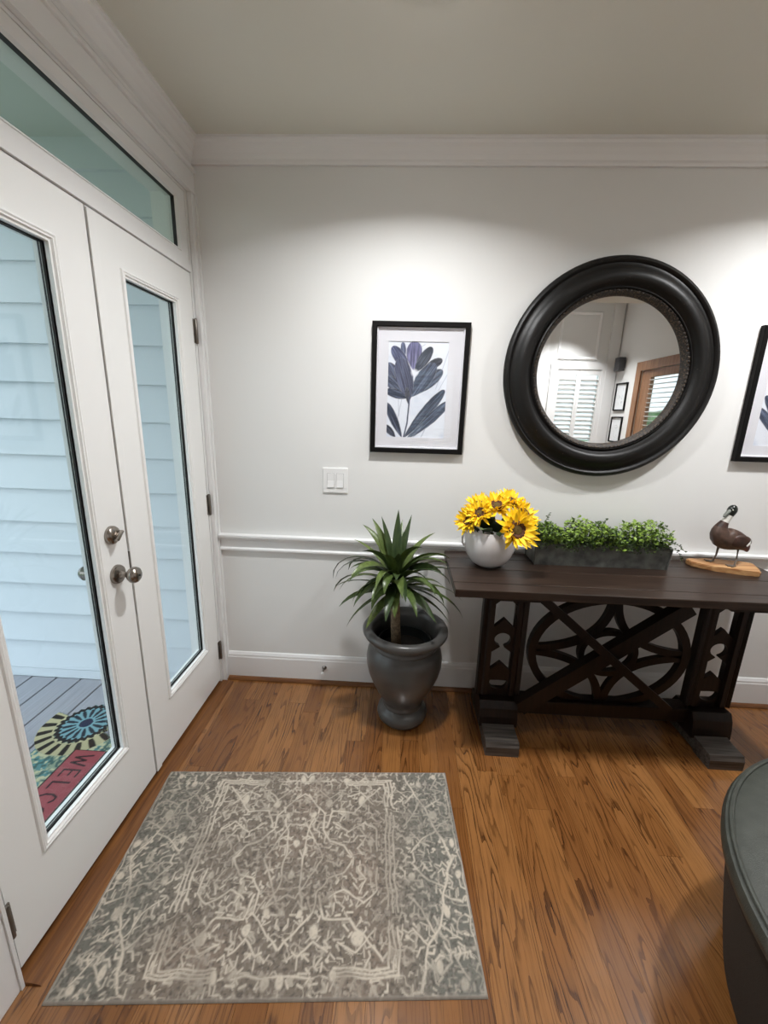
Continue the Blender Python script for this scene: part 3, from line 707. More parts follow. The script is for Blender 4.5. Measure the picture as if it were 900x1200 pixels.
petal((300, 330), (285, 200), 20, (92, 98, 132), seed=1); petal((345, 430), (200, 235), 44, (84, 88, 122), seed=2)
petal((385, 425), (383, 190), 58, (112, 108, 152), full=0.6, seed=3)
petal((392, 440), (528, 235), 40, (56, 64, 84), seed=4); petal((470, 410), (618, 330), 32, (40, 46, 62), seed=5)
petal((330, 620), (165, 365), 46, (82, 88, 116), seed=6); petal((350, 640), (150, 480), 46, (70, 78, 104), seed=7); petal((355, 645), (150, 590), 34, (64, 72, 98), seed=8)
petal((370, 625), (625, 415), 48, (72, 80, 104), seed=9); petal((370, 640), (560, 360), 60, (78, 86, 112), seed=10)
petal((362, 665), (262, 325), 66, (78, 82, 112), seed=11)
petal((350, 700), (330, 560), 16, (40, 44, 62), seed=12)
fine((358, 640), (345, 860), 6, (74, 82, 104), 1); fine((345, 860), (318, 985), 6, (70, 78, 100), 1)
petal((318, 990), (650, 575), 40, (62, 70, 94), full=0.6, seed=13); petal((372, 985), (700, 665), 38, (78, 86, 112), full=0.6, seed=14)
petal((305, 985), (160, 690), 32, (56, 64, 90), full=0.6, seed=15); petal((250, 985), (150, 880), 26, (44, 50, 72), full=0.6, seed=16)
petal((345, 990), (480, 870), 14, (96, 106, 130), seed=17)
pimg = mixc(pimg, (236, 238, 246), soft(np.hypot(QX-392, QY-440), 26, 22)*0.9)
pimg = mixc(pimg, (222, 228, 240), soft(np.abs(U-0.5), -1, 0.01))
def picture(x0, x1, z0_, z1, label, image):
    t = thing('framed_print', label, 'picture', ((x0+x1)/2, 0, (z0_+z1)/2))
    t_inv = Matrix.Translation((-(x0+x1)/2, 0, -(z0_+z1)/2))
    def put(o): o.parent = t; o.matrix_parent_inverse = t_inv; return o
    put(mitre('frame', BLACKF, None, 'y', x0, x1, z0_, z1, [(0, -0.001), (0, -0.024), (0.003, -0.027), (0.020, -0.027), (0.023, -0.024), (0.023, -0.001)]))
    W_, H_ = x1-x0, z1-z0_
    put(mitre('fillet', MATB, None, 'y', x0+0.0232, x1-0.0232, z0_+0.0232, z1-0.0232, [(0, -0.004), (0, -0.018), (0.004, -0.018), (0.007, -0.011), (0.007, -0.004)]))
    mx0, mx1, mz0, mz1 = x0+0.030, x1-0.030, z0_+0.030, z1-0.030
    px0, px1, pz0, pz1 = x0+0.173*W_, x0+0.792*W_, z0_+0.126*H_, z0_+0.860*H_
    m_ = MB(); frame_quad(m_, 'y', mx0, mx1, mz0, mz1, (px0-mx0, mx1-px1, pz0-mz0, mz1-pz1), -0.010, -0.004)
    put(m_.build('mat_board', MATB))
    n_u, n_v = image.shape[:2]
    XX, ZZ = np.meshgrid(np.linspace(px0, px1, n_u), np.linspace(pz0, pz1, n_v), indexing='ij')
    put(grid_print('print', np.stack([XX, np.full(XX.shape, -0.0065), ZZ], -1), image, PRINTM))
    put(MB().box(x0+0.0232, x1-0.0232, -0.0205, -0.0190, z0_+0.0232, z1-0.0232).build('glass_pane', PICGLASS))
    put(MB().box(x0+0.01, x1-0.01, -0.0035, -0.001, z0_+0.01, z1-0.01).build('backing', BLACKF))
    return t
picture(0.797, 1.239, 1.301, 1.887, 'black framed indigo flower print left of the round mirror', pimg)
picture(2.499, 2.941, 1.311, 1.900, 'black framed indigo print right of the round mirror, cut off by the photo edge', pimg[::-1])

# ================================================================== LIGHT SWITCH, DOOR STOP
SWM = mat('switch_plastic', (0.80, 0.80, 0.79), 0.3)
t = thing('light_switch', 'white double rocker light switch below the flower print', 'switch', (0.626, 0, 1.152))
MB().box(-0.063, 0.063, -0.007, 0.0, -0.063, 0.063, 0.003).build('face_plate', SWM, t)
for sx in (-1, 1):
    rk = MB().prism([(-0.0065, -0.034), (-0.0125, -0.034), (-0.0085, 0.0), (-0.0085, 0.034), (-0.0065, 0.034)], 'x', sx*0.023-0.017, sx*0.023+0.017).build('rocker', SWM, t)
    MB().box(sx*0.023-0.019, sx*0.023+0.019, -0.0074, -0.0068, -0.036, 0.036).build('rocker_surround', mat('switch_gap', (0.45, 0.45, 0.45), 0.5) if sx < 0 else bpy.data.materials['switch_gap'], t)
t = thing('door_stop', 'small metal door stop with white tip on the baseboard left of the urn', 'door stop', (0.565, -0.016, 0.098))
MB().lathe([(0.0, 0.0), (0.013, 0.0), (0.011, -0.006), (0.005, -0.010), (0.0045, -0.050), (0.0, -0.050)], axis='y', n=16).build('rod', HINGE, t, True)
MB().lathe([(0.0, -0.048), (0.008, -0.048), (0.0085, -0.058), (0.006, -0.064), (0.0, -0.064)], axis='y', n=16).build('rubber_tip', SWM, t, True)

# ================================================================== URN AND PLANT
URNM = mat('urn_glaze', (0.070, 0.067, 0.063), 0.30, spec=0.45, vary=0.22, vscale=9, bump=0.25, bscale=30)
ux, uy = 1.000, -0.232
urn = thing('urn', 'grey glazed classical urn on the floor between rug and console table', 'urn', (ux, uy, 0))
prof = [(0.0, 0.0), (0.098, 0.0), (0.106, 0.004), (0.119, 0.018), (0.124, 0.036), (0.120, 0.054), (0.108, 0.066), (0.097, 0.071), (0.093, 0.078), (0.098, 0.084), (0.099, 0.090), (0.094, 0.097), (0.094, 0.105),
        (0.105, 0.125), (0.128, 0.165), (0.152, 0.215), (0.171, 0.265), (0.181, 0.310), (0.183, 0.345), (0.177, 0.378), (0.166, 0.398), (0.157, 0.406), (0.155, 0.411), (0.159, 0.416), (0.157, 0.422), (0.153, 0.428), (0.153, 0.434), (0.163, 0.448),
        (0.182, 0.460), (0.196, 0.468), (0.203, 0.480), (0.203, 0.492), (0.196, 0.502), (0.182, 0.506), (0.168, 0.502), (0.158, 0.492), (0.152, 0.470), (0.150, 0.42), (0.155, 0.38), (0.150, 0.30), (0.10, 0.28), (0.0, 0.28)]
MB().lathe(prof, n=64).build('vessel', URNM, urn, 60)
plant = thing('cane_plant', 'leafy green corn cane plant standing in the grey urn', 'plant', (ux-0.045, uy, 0.281))
POTM = mat('nursery_pot', (0.012, 0.013, 0.013), 0.4); SOIL = mat('soil', (0.02, 0.014, 0.01), 0.95, bump=1, bscale=90)
MB().lathe([(0.0, 0.0), (0.095, 0.0), (0.126, 0.135), (0.130, 0.137), (0.130, 0.147), (0.124, 0.147), (0.121, 0.10), (0.0, 0.095)], (0.045, 0.0, 0.0), 48).build('nursery_pot', POTM, plant, True)
MB().lathe([(0.0, 0.108), (0.06, 0.105), (0.1185, 0.101), (0.1185, 0.096), (0.0, 0.096)], (0.045, 0, 0), 32).build('soil', SOIL, plant, True)
BARK = mat('cane_bark', (0.20, 0.14, 0.085), 0.8, vary=0.5, vscale=60, bump=1.0, bscale=120)
tp = [(0.005, 0, 0.10), (-0.002, 0, 0.20), (-0.006, -0.002, 0.30), (-0.010, -0.004, 0.36), (-0.011, -0.004, 0.44), (-0.010, -0.003, 0.49)]
MB().tube(tp, [0.025, 0.0235, 0.0225, 0.023, 0.019, 0.008], 14).build('cane', BARK, plant, True)
LEAFS = []
for i, (c1, c2) in enumerate((((0.040, 0.068, 0.016), (0.085, 0.125, 0.032)), ((0.065, 0.100, 0.022), (0.13, 0.17, 0.05)), ((0.022, 0.040, 0.013), (0.048, 0.075, 0.024)))):
    LEAFS.append(streaky('leaf_green%s' % ('', '_light', '_dark')[i], c1, c2, 2, 0.34, (3, 80)))
def leaf_mesh(o, az, el, L, wd, droop, twist=0.0):
    """strap leaf: starts at o, leaves at elevation el, curls down by droop"""
    n = 9; pts = []; p = Vector(o); e = el
    for k in range(n+1):
        pts.append((p.copy(), e)); st = L/n
        p = p+Vector((math.cos(az)*math.cos(e), math.sin(az)*math.cos(e), math.sin(e)))*st
        e -= droop/n*(0.35+1.3*k/n)
    vs, fs = [], []
    side = Vector((-math.sin(az), math.cos(az), 0))
    for k, (q, e) in enumerate(pts):
        t = k/n; wv = wd*min(1, 0.45+2.4*t)*(1-max(0, (t-0.45)/0.55)**1.7)+0.0006
        nrm = Vector((-math.cos(az)*math.sin(e), -math.sin(az)*math.sin(e), math.cos(e)))
        s2 = side*math.cos(twist*t)+nrm*math.sin(twist*t); n2 = nrm*math.cos(twist*t)-side*math.sin(twist*t)
        vs += [q+s2*wv/2+n2*wv*0.16, q-n2*0.0, q-s2*wv/2+n2*wv*0.16]
        if k:
            a = 3*(k-1); fs += [(a, a+1, a+4, a+3), (a+1, a+2, a+5, a+4)]
    return vs, fs
def leaf(parent, *args, m=0, name='leaf'):
    vs, fs = leaf_mesh(*args); o = raw(name, vs, fs, LEAFS[m], parent, True)
    return o
rl = random.Random(5)
crown = (-0.010, -0.003, 0.425)
spec = []   # az (deg, 0 = right, -90 = to the camera), el, length, width, droop
for az, el, L, wd, dr in ((178, 40, .36, .032, 2.9), (188, 22, .31, .032, 2.0), (200, 5, .29, .034, 1.3), (212, -8, .27, .036, 1.0), (170, 58, .36, .030, 3.0), (206, 48, .32, .036, 2.4), (225, 20, .26, .04, 1.8), (238, -10, .25, .036, 0.9),
                          (128, 64, .30, .040, 0.5), (75, 66, .32, .040, 0.5), (95, 76, .31, .046, 0.3), (40, 58, .32, .042, 0.8), (60, 72, .30, .042, 0.5), (150, 66, .30, .038, 0.9), (112, 60, .26, .044, 0.6),
                          (20, 42, .32, .040, 1.5), (8, 26, .33, .038, 1.5), (-6, 14, .33, .036, 1.5), (-18, 2, .31, .036, 1.3), (-32, 18, .30, .038, 1.9), (-12, 40, .33, .034, 2.4), (-40, -5, .25, .038, 0.9),
                          (-50, 40, .27, .044, 2.2), (-72, 45, .25, .048, 2.4), (-95, 50, .25, .050, 2.6), (-118, 45, .26, .048, 2.4), (-138, 30, .27, .042, 2.1), (-155, 12, .27, .038, 1.6), (-85, 10, .21, .046, 1.6), (-60, 5, .23, .042, 1.5), (-108, -5, .22, .044, 1.2),
                          (150, 35, .26, .034, 1.6), (105, 40, .22, .040, 1.2), (65, 35, .25, .040, 1.3), (0, 62, .28, .044, 1.3), (-50, 68, .25, .046, 1.4), (-110, 70, .26, .048, 1.2), (178, 70, .28, .042, 0.9), (-150, 62, .26, .042, 1.4),
                          (30, 18, .33, .032, 1.5), (-24, -12, .29, .032, 0.9), (250, 32, .24, .044, 2.2), (-80, 75, .24, .05, 0.9), (-30, 60, .28, .044, 1.6), (165, 10, .30, .03, 1.0), (14, 8, .34, .03, 1.2), (-65, 58, .27, .046, 1.9), (-100, 62, .25, .05, 1.6), (-135, 52, .28, .044, 1.8), (-35, 50, .29, .044, 2.0), (-160, 40, .30, .04, 2.2), (-10, 55, .30, .04, 1.8), (140, 75, .33, .036, 0.35), (65, 70, .34, .034, 0.3), (-80, 30, .22, .048, 1.9), (-115, 20, .23, .046, 1.6), (190, 55, .33, .034, 2.7), (25, 66, .31, .04, 1.0)):
    spec.append((az, el, L, wd, dr))
for i, (az, el, L, wd, dr) in enumerate(spec):
    az = R(az+rl.uniform(-12, 12)); el += rl.uniform(-8, 8); L *= rl.uniform(0.88, 1.1); h = crown[2]+(0.045*max(0, math.sin(R(el))))+rl.uniform(-0.045, 0.02)
    y_lim = 0.18   # the wall behind
    if math.sin(az)*L*math.cos(R(el)) > y_lim: L = y_lim/(math.sin(az)*max(0.3, math.cos(R(el))))
    leaf(plant, (crown[0]+0.010*math.cos(az), crown[1]+0.010*math.sin(az), h), az, R(el), L*0.98, wd, dr, rl.uniform(-0.9, 0.9), m=rl.choice((0, 0, 1, 2, 2)))

# ================================================================== VASE AND SUNFLOWERS
PORC = mat('white_porcelain', (0.66, 0.63, 0.62), 0.16, coat=0.4)
vx, vy, vz = 1.366, -0.205, TZ+0.0005
vase = thing('vase', 'round white porcelain vase on the left end of the console table', 'vase', (vx, vy, vz))
MB().lathe([(0.0, 0.0), (0.052, 0.0), (0.058, 0.003), (0.083, 0.022), (0.102, 0.052), (0.113, 0.088), (0.1165, 0.118), (0.1145, 0.145), (0.108, 0.168), (0.105, 0.172), (0.101, 0.170), (0.106, 0.145), (0.108, 0.118), (0.104, 0.088), (0.092, 0.052), (0.07, 0.025), (0.0, 0.012)], n=64).build('vessel', PORC, vase, True)
for sx in (-1,):
    MB().tube([(sx*0.104, -0.02, 0.160), (sx*0.122, -0.022, 0.152), (sx*0.128, -0.022, 0.13), (sx*0.126, -0.02, 0.105), (sx*0.113, -0.018, 0.09)], 0.005, 8).build('side_lug', PORC, vase, True)
def petal_material(name, c1, c2):
    m = mat(name, c1, 0.55); nt = m.node_tree
    tc = nt.nodes.new('ShaderNodeTexCoord'); sp_ = nt.nodes.new('ShaderNodeVectorMath'); sp_.operation = 'LENGTH'
    mr = nt.nodes.new('ShaderNodeMapRange'); mr.inputs['From Min'].default_value = 0.030; mr.inputs['From Max'].default_value = 0.052
    mx = nt.nodes.new('ShaderNodeMix'); mx.data_type = 'RGBA'
    mx.inputs['A'].default_value = c1+(1,); mx.inputs['B'].default_value = c2+(1,)
    nt.links.new(tc.outputs['Object'], sp_.inputs[0]); nt.links.new(sp_.outputs['Value'], mr.inputs['Value']); nt.links.new(mr.outputs[0], mx.inputs['Factor'])
    nt.links.new(mx.outputs['Result'], nt.nodes['Principled BSDF'].inputs['Base Color'])
    return m
YEL = petal_material('sunflower_petal', (0.92, 0.42, 0.006), (0.98, 0.66, 0.010))
DISC = mat('sunflower_disc', (0.075, 0.026, 0.010), 0.85, vary=0.7, vscale=150, bump=1.0, bscale=260)
DISC2 = mat('sunflower_disc_middle', (0.09, 0.06, 0.012), 0.9, bump=1.0, bscale=300)
STEM = mat('flower_stem', (0.06, 0.10, 0.025), 0.6)
BL2 = mat('bouquet_leaf_pale', (0.11, 0.16, 0.075), 0.5, vary=0.3, vscale=20)
BL = mat('bouquet_leaf', (0.022, 0.042, 0.016), 0.5, vary=0.3, vscale=20)
def petal_me(L, wd, lift, seed):
    q = random.Random(seed); vs, fs = [], []; n = 5
    for k in range(n+1):
        t = k/n; x_ = 0.029+L*t; wv = wd*math.sin(math.pi*min(1, 0.18+0.8*t))**0.8 if k < n else 0.0008
        z_ = lift*(t**1.5)*L+0.004*math.sin(3*t+seed)
        vs += [(x_, wv/2, z_+0.0025), (x_, 0, z_), (x_, -wv/2, z_+0.0025)]
        if k: a = 3*(k-1); fs += [(a, a+1, a+4, a+3), (a+1, a+2, a+5, a+4)]
    me = bpy.data.meshes.new('petal'); me.from_pydata(vs, [], fs)
    for p in me.polygons: p.use_smooth = True
    me.materials.append(YEL); return me
PET = [petal_me(L, w_, l, i) for i, (L, w_, l) in enumerate(((0.056, 0.019, 0.25), (0.050, 0.018, 0.5), (0.060, 0.017, 0.05), (0.046, 0.019, 0.75)))]
disc_mb = MB().lathe([(0.0, 0.012), (0.014, 0.014), (0.026, 0.021), (0.036, 0.017), (0.039, 0.006), (0.030, -0.006), (0.0, -0.008)], n=28)
disc_o = disc_mb.build('disc', DISC, None, True); disc_me = disc_o.data; bpy.data.objects.remove(disc_o)
eye_o = MB().lathe([(0.0, 0.0175), (0.009, 0.0175), (0.016, 0.0160), (0.016, 0.010), (0.0, 0.010)], n=20).build('disc_middle', DISC2, None, True); eye_me = eye_o.data; bpy.data.objects.remove(eye_o)
GRP = 'sunflowers in the white vase'
def sunflower(pos, d, sc, label, seed):
    d = Vector(d).normalized(); q = random.Random(seed)
    t = thing('sunflower', label, 'flower', pos, 0, GRP)
    t.rotation_mode = 'QUATERNION'; t.rotation_quaternion = d.to_track_quat('Z', 'Y'); t.scale = (sc,)*3
    o = bpy.data.objects.new('disc', disc_me); C.objects.link(o); o.parent = t
    o2 = bpy.data.objects.new('disc_middle', eye_me); C.objects.link(o2); o2.parent = o
    for ringi, (n, tilt, r_) in enumerate(((18, 0.08, 1.0), (18, 0.28, 0.95), (14, 0.50, 0.84))):
        for k in range(n):
            p = bpy.data.objects.new('petal', PET[q.randrange(4)]); C.objects.link(p); p.parent = t
            a = 2*math.pi*(k+0.5*(ringi % 2))/n+q.uniform(-.09, .09)
            p.matrix_local = Matrix.Rotation(a, 4, 'Z') @ Matrix.Rotation(-tilt+q.uniform(-.14, .14), 4, 'Y') @ Matrix.Rotation(q.uniform(-.3, .3), 4, 'X') @ Matrix.Diagonal((r_*q.uniform(.92, 1.08),)*3+(1,))
            p.location.z -= 0.001*ringi-0.002
    # stem down into the vase
    inv = t.matrix_local if False else (Matrix.Translation(pos) @ d.to_track_quat('Z', 'Y').to_matrix().to_4x4() @ Matrix.Diagonal((sc, sc, sc, 1))).inverted()
    P0 = Vector(pos)-d*0.006; P3 = Vector((vx+(pos[0]-vx)*0.25, vy+(pos[1]-vy)*0.25, vz+0.03)); P1 = P0-d*0.04; P2 = Vector((vx+(pos[0]-vx)*0.45, vy+(pos[1]-vy)*0.45, vz+0.15))
    pts = [inv @ (P0*(1-s)**3+P1*3*s*(1-s)**2+P2*3*s*s*(1-s)+P3*s**3) for s in [i/8 for i in range(9)]]
    MB().tube(pts, 0.0035, 8).build('stem', STEM, t, True)
    return t
sunflower((1.443, -0.328, 1.022), (0.13, -0.93, 0.34), 1.16, 'largest sunflower facing the room over the front rim of the white vase', 1)
sunflower((1.262, -0.245, 1.034), (-0.60, -0.62, 0.42), 0.82, 'leftmost sunflower leaning over the left rim of the white vase', 2)
sunflower((1.300, -0.262, 1.070), (-0.36, -0.68, 0.62), 0.82, 'sunflower between the leftmost and the topmost one in the white vase', 3)
sunflower((1.372, -0.245, 1.102), (-0.04, -0.56, 0.82), 0.88, 'topmost sunflower at the middle back of the bouquet in the white vase', 4)
sunflower((1.490, -0.245, 1.068), (0.50, -0.48, 0.70), 0.90, 'rightmost sunflower beside the metal planter, in the white vase', 5)
sunflower((1.440, -0.205, 1.112), (0.22, -0.42, 0.88), 0.88, 'sunflower behind and above the largest one in the white vase', 6)
sunflower((1.310, -0.180, 1.085), (-0.30, -0.35, 0.88), 0.84, 'rearmost sunflower at the upper left of the bouquet in the white vase', 7)
for i, (p0, az, el, L, wd, m_) in enumerate((((1.335, -0.262, 0.990), -118, 38, 0.085, 0.062, 0), ((1.365, -0.270, 0.985), -80, 25, 0.07, 0.05, 1), ((1.30, -0.235, 0.985), -150, 35, 0.08, 0.055, 1), ((1.44, -0.17, 0.990), 60, 40, 0.09, 0.055, 1),
                                             ((1.385, -0.25, 0.985), -100, 65, 0.09, 0.06, 1), ((1.33, -0.24, 0.985), -130, 70, 0.10, 0.06, 1), ((1.42, -0.24, 0.985), -40, 45, 0.08, 0.05, 1), ((1.36, -0.19, 0.985), 100, 75, 0.10, 0.06, 1), ((1.29, -0.20, 0.985), 170, 45, 0.08, 0.05, 1))):
    vs, fs = leaf_mesh((p0[0]-vx, p0[1]-vy, p0[2]-vz), R(az), R(el), L, wd, 1.1)
    raw('leaf', vs, fs, (BL2, BL)[m_], vase, True)

# ================================================================== PLANTER BOX
GALV = mat('dark_galvanised', (0.120, 0.124, 0.114), 0.45, metal=0.25, vary=0.45, vscale=26, bump=0.2, bscale=60)
bx = thing('planter_box', 'long dark galvanised metal planter box of greenery on the console table', 'planter', (1.885, -0.115, TZ+0.0005))
hx, hy, hh = 0.298, 0.068, 0.102
def trough(a, b_, z0_, z1_, gx_=0.0): return [(-a, -b_, z0_), (a, -b_, z0_), (a, b_, z0_), (-a, b_, z0_), (-a-gx_, -b_-gx_, z1_), (a+gx_, -b_-gx_, z1_), (a+gx_, b_+gx_, z1_), (-a-gx_, b_+gx_, z1_)]
vs = trough(hx, hy, 0.0, hh, 0.006)+trough(hx-0.003, hy-0.003, 0.07, hh, 0.006)
fs = [(3, 2, 1, 0)]+[(k, (k+1) % 4, 4+(k+1) % 4, 4+k) for k in range(4)]+[(8, 9, 10, 11)]+[(8+(k+1) % 4, 8+k, 12+k, 12+(k+1) % 4) for k in range(4)]+[(4+k, 4+(k+1) % 4, 12+(k+1) % 4, 12+k) for k in range(4)]
raw('trough', vs, fs, GALV, bx)
mb = MB()
for sx, sy in ((-1, -1), (1, -1), (1, 1), (-1, 1)):
    mb.tube([(sx*(hx+0.001), sy*(hy+0.001), 0.0), (sx*(hx+0.007), sy*(hy+0.007), hh)], 0.004, 8)
mb.build('corner_seam', GALV, bx, True)
mb = MB(); q = [(-hx-0.006, -hy-0.006, hh), (hx+0.006, -hy-0.006, hh), (hx+0.006, hy+0.006, hh), (-hx-0.006, hy+0.006, hh)]
for k in range(4): mb.tube([q[k], q[(k+1) % 4]], 0.0042, 8)
mb.build('rolled_rim', GALV, bx, True)
rg = random.Random(21)
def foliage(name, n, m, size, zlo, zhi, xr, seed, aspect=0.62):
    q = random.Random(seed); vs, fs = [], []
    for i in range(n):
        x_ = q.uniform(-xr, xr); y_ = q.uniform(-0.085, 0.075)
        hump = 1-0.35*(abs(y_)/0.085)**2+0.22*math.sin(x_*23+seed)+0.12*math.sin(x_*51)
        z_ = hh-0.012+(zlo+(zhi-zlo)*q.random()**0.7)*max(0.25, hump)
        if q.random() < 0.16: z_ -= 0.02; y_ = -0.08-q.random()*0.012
        s = size*q.uniform(0.6, 1.25); a = q.uniform(0, 6.28); el = q.uniform(-0.2, 1.1)
        d = Vector((math.cos(a)*math.cos(el), math.sin(a)*math.cos(el), math.sin(el))); sd = d.cross(Vector((q.uniform(-.4, .4), q.uniform(-.4, .4), 1))).normalized(); nn = sd.cross(d)
        p = Vector((x_, y_, z_)); b0 = len(vs)
        vs += [p, p+d*s*0.5+sd*s*aspect*0.5+nn*s*0.1, p+d*s, p+d*s*0.5-sd*s*aspect*0.5+nn*s*0.1]
        fs += [(b0, b0+1, b0+2), (b0, b0+2, b0+3)]
    o = raw(name, vs, fs, m, bx); o['kind'] = 'stuff'; return o
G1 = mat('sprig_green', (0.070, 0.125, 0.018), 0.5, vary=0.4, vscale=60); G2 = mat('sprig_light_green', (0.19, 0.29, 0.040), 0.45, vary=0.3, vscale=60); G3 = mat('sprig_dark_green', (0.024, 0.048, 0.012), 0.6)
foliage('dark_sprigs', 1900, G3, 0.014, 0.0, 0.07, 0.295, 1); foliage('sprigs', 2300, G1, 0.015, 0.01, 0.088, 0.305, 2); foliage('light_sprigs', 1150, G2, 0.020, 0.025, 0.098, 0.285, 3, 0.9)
# trailing sprigs with tiny leaves
def sprig(pts, n, m, name, sz=0.011):
    mb_ = MB(); mb_.tube(pts, 0.0011, 5); o = mb_.build(name, STEM, bx, True)
    vs, fs = [], []; pts = [Vector(p) for p in pts]
    for i in range(n):
        t = (i+0.5)/n*(len(pts)-1); k = min(int(t), len(pts)-2); p = pts[k].lerp(pts[k+1], t-k)
        a = rg.uniform(0, 6.28); d = Vector((math.cos(a), math.sin(a)*0.7, rg.uniform(-0.3, 0.7))).normalized(); sd = d.cross(Vector((0.2, 0.9, 0.5))).normalized(); b0 = len(vs); s = sz*rg.uniform(.7, 1.3)
        vs += [p, p+d*s*.5+sd*s*.35, p+d*s, p+d*s*.5-sd*s*.35]; fs += [(b0, b0+1, b0+2), (b0, b0+2, b0+3)]
    l = raw('sprig_leaves', vs, fs, m, o); l['kind'] = 'stuff'
sprig([(0.28, -0.03, 0.10), (0.31, -0.05, 0.13), (0.34, -0.06, 0.115), (0.375, -0.06, 0.085)], 22, G1, 'trailing_sprig')
sprig([(0.28, -0.05, 0.10), (0.315, -0.075, 0.105), (0.335, -0.085, 0.08), (0.345, -0.09, 0.05)], 18, G3, 'trailing_sprig')
sprig([(0.27, 0.0, 0.12), (0.30, 0.01, 0.17), (0.32, 0.01, 0.185)], 12, G1, 'trailing_sprig')
sprig([(-0.28, -0.03, 0.11), (-0.31, -0.05, 0.13), (-0.335, -0.06, 0.11), (-0.345, -0.065, 0.085)], 20, G3, 'trailing_sprig')
sprig([(-0.25, 0.0, 0.15), (-0.245, 0.0, 0.20), (-0.235, -0.005, 0.235)], 14, G1, 'trailing_sprig'); sprig([(0.02, 0.0, 0.16), (0.028, 0.0, 0.20), (0.026, -0.005, 0.218)], 12, G1, 'trailing_sprig')
sprig([(-0.12, 0.0, 0.16), (-0.125, 0.0, 0.195), (-0.118, -0.005, 0.213)], 12, G1, 'trailing_sprig'); sprig([(0.17, -0.01, 0.15), (0.18, -0.01, 0.19), (0.195, -0.01, 0.208)], 12, G2, 'trailing_sprig')

# ================================================================== DUCK FIGURE
DK = thing('duck_figurine', 'painted wooden duck figure on thin legs with a natural wood base', 'figurine', (2.472, -0.125, TZ+0.0005))
SLAB = streaky('natural_wood_slab', (0.30, 0.13, 0.045), (0.52, 0.30, 0.13), 0, 0.55, (5, 60))
BRN = mat('duck_brown', (0.040, 0.016, 0.010), 0.5, vary=0.5, vscale=45); BRL = mat('duck_breast', (0.070, 0.038, 0.026), 0.5, vary=0.4, vscale=60)
HEAD = mat('duck_head', (0.010, 0.014, 0.011), 0.3, vary=0.6, vscale=50); WHT = mat('duck_white', (0.62, 0.60, 0.55), 0.5); LEGM = mat('duck_leg', (0.10, 0.075, 0.055), 0.5); BILL = mat('duck_bill', (0.13, 0.14, 0.12), 0.4); RED = mat('duck_rump', (0.10, 0.022, 0.018), 0.5)
# wood slab, wavy outline, long axis sloping towards the camera on the right
ax = Vector((0.968, -0.25)); nx = Vector((0.25, 0.968)); out = []
slab_pts = [(-0.150, 0.000), (-0.140, -0.030), (-0.105, -0.052), (-0.05, -0.066), (0.01, -0.072), (0.07, -0.075), (0.115, -0.078), (0.128, -0.062), (0.135, -0.02), (0.150, 0.045), (0.142, 0.062), (0.08, 0.066), (0.02, 0.062), (-0.05, 0.052), (-0.11, 0.035), (-0.145, 0.018)]
poly = [tuple(ax*a*0.96+nx*b_) for a, b_ in slab_pts]
sl = MB().prism(poly, 'z', 0.0, 0.024); bmesh.ops.bevel(sl.bm, geom=[e for e in sl.bm.edges if abs(e.verts[0].co.z-e.verts[1].co.z) < 1e-4], offset=0.004, segments=2, affect='EDGES')
sl.build('base', SLAB, DK, 30)
# body: rings along a spine from tail to head; faces -x
spine = [((0.098, 0.086), 0.004, 0.005), ((0.090, 0.104), 0.018, 0.018), ((0.068, 0.124), 0.034, 0.036), ((0.035, 0.138), 0.044, 0.047), ((0.0, 0.143), 0.048, 0.054), ((-0.032, 0.150), 0.045, 0.054), ((-0.048, 0.172), 0.036, 0.042),
         ((-0.044, 0.200), 0.024, 0.027), ((-0.033, 0.224), 0.0155, 0.0165), ((-0.023, 0.244), 0.014, 0.0145), ((-0.017, 0.256), 0.014, 0.0145), ((-0.015, 0.262), 0.016, 0.017), ((-0.012, 0.278), 0.020, 0.022), ((-0.008, 0.294), 0.017, 0.018), ((-0.005, 0.302), 0.008, 0.008), ((-0.005, 0.304), 0.001, 0.001)]
vs, fs, ms = [], [], []; n = 18
for i, ((sx, sz), ry, rz) in enumerate(spine):
    p0 = Vector(spine[max(i-1, 0)][0]); p1 = Vector(spine[min(i+1, len(spine)-1)][0]); d = (p1-p0).normalized(); nv_ = Vector((-d.y, d.x))
    for k in range(n):
        a = 2*math.pi*k/n; q = Vector((sx, sz))+nv_*rz*math.sin(a); vs.append((q.x, ry*math.cos(a), q.y))
    if i:
        for k in range(n):
            fs.append(((i-1)*n+k, (i-1)*n+(k+1) % n, i*n+(k+1) % n, i*n+k))
            ms.append(4 if i <= 2 else (0 if i <= 4 else (1 if i <= 7 else (0 if i <= 8 else (2 if i <= 10 else 3)))))
o = raw('body', vs, fs, BRN, DK, True)
for m in (BRL, WHT, HEAD, RED): o.data.materials.append(m)
for p, mi in zip(o.data.polygons, ms): p.material_index = mi
b = bmesh.new(); b.from_mesh(o.data); bmesh.ops.recalc_face_normals(b, faces=b.faces); b.to_mesh(o.data); b.free()
sd = o.modifiers.new('smooth', 'SUBSURF'); sd.levels = 1; sd.render_levels = 1
MB().tube([(-0.024, -0.004, 0.277), (-0.036, -0.008, 0.268), (-0.047, -0.012, 0.257), (-0.053, -0.014, 0.250)], [0.0095, 0.0075, 0.0075, 0.004], 12).build('bill', BILL, DK, True)
for sy in (-1, 1):
    MB().ball((-0.021, sy*0.0155, 0.283), 0.0028, 10).build('eye', WHT if sy < 0 else WHT, DK, True)
    MB().ball((0.026, sy*0.037, 0.142), 0.05, 20, (1.0, 0.26, 0.62)).build('wing', BRN, DK, True)
    MB().tube([(0.052, sy*0.044, 0.124), (0.060, sy*0.0435, 0.136), (0.066, sy*0.040, 0.154)], [0.005, 0.0065, 0.003], 10).build('wing_stripe', WHT, DK, True)
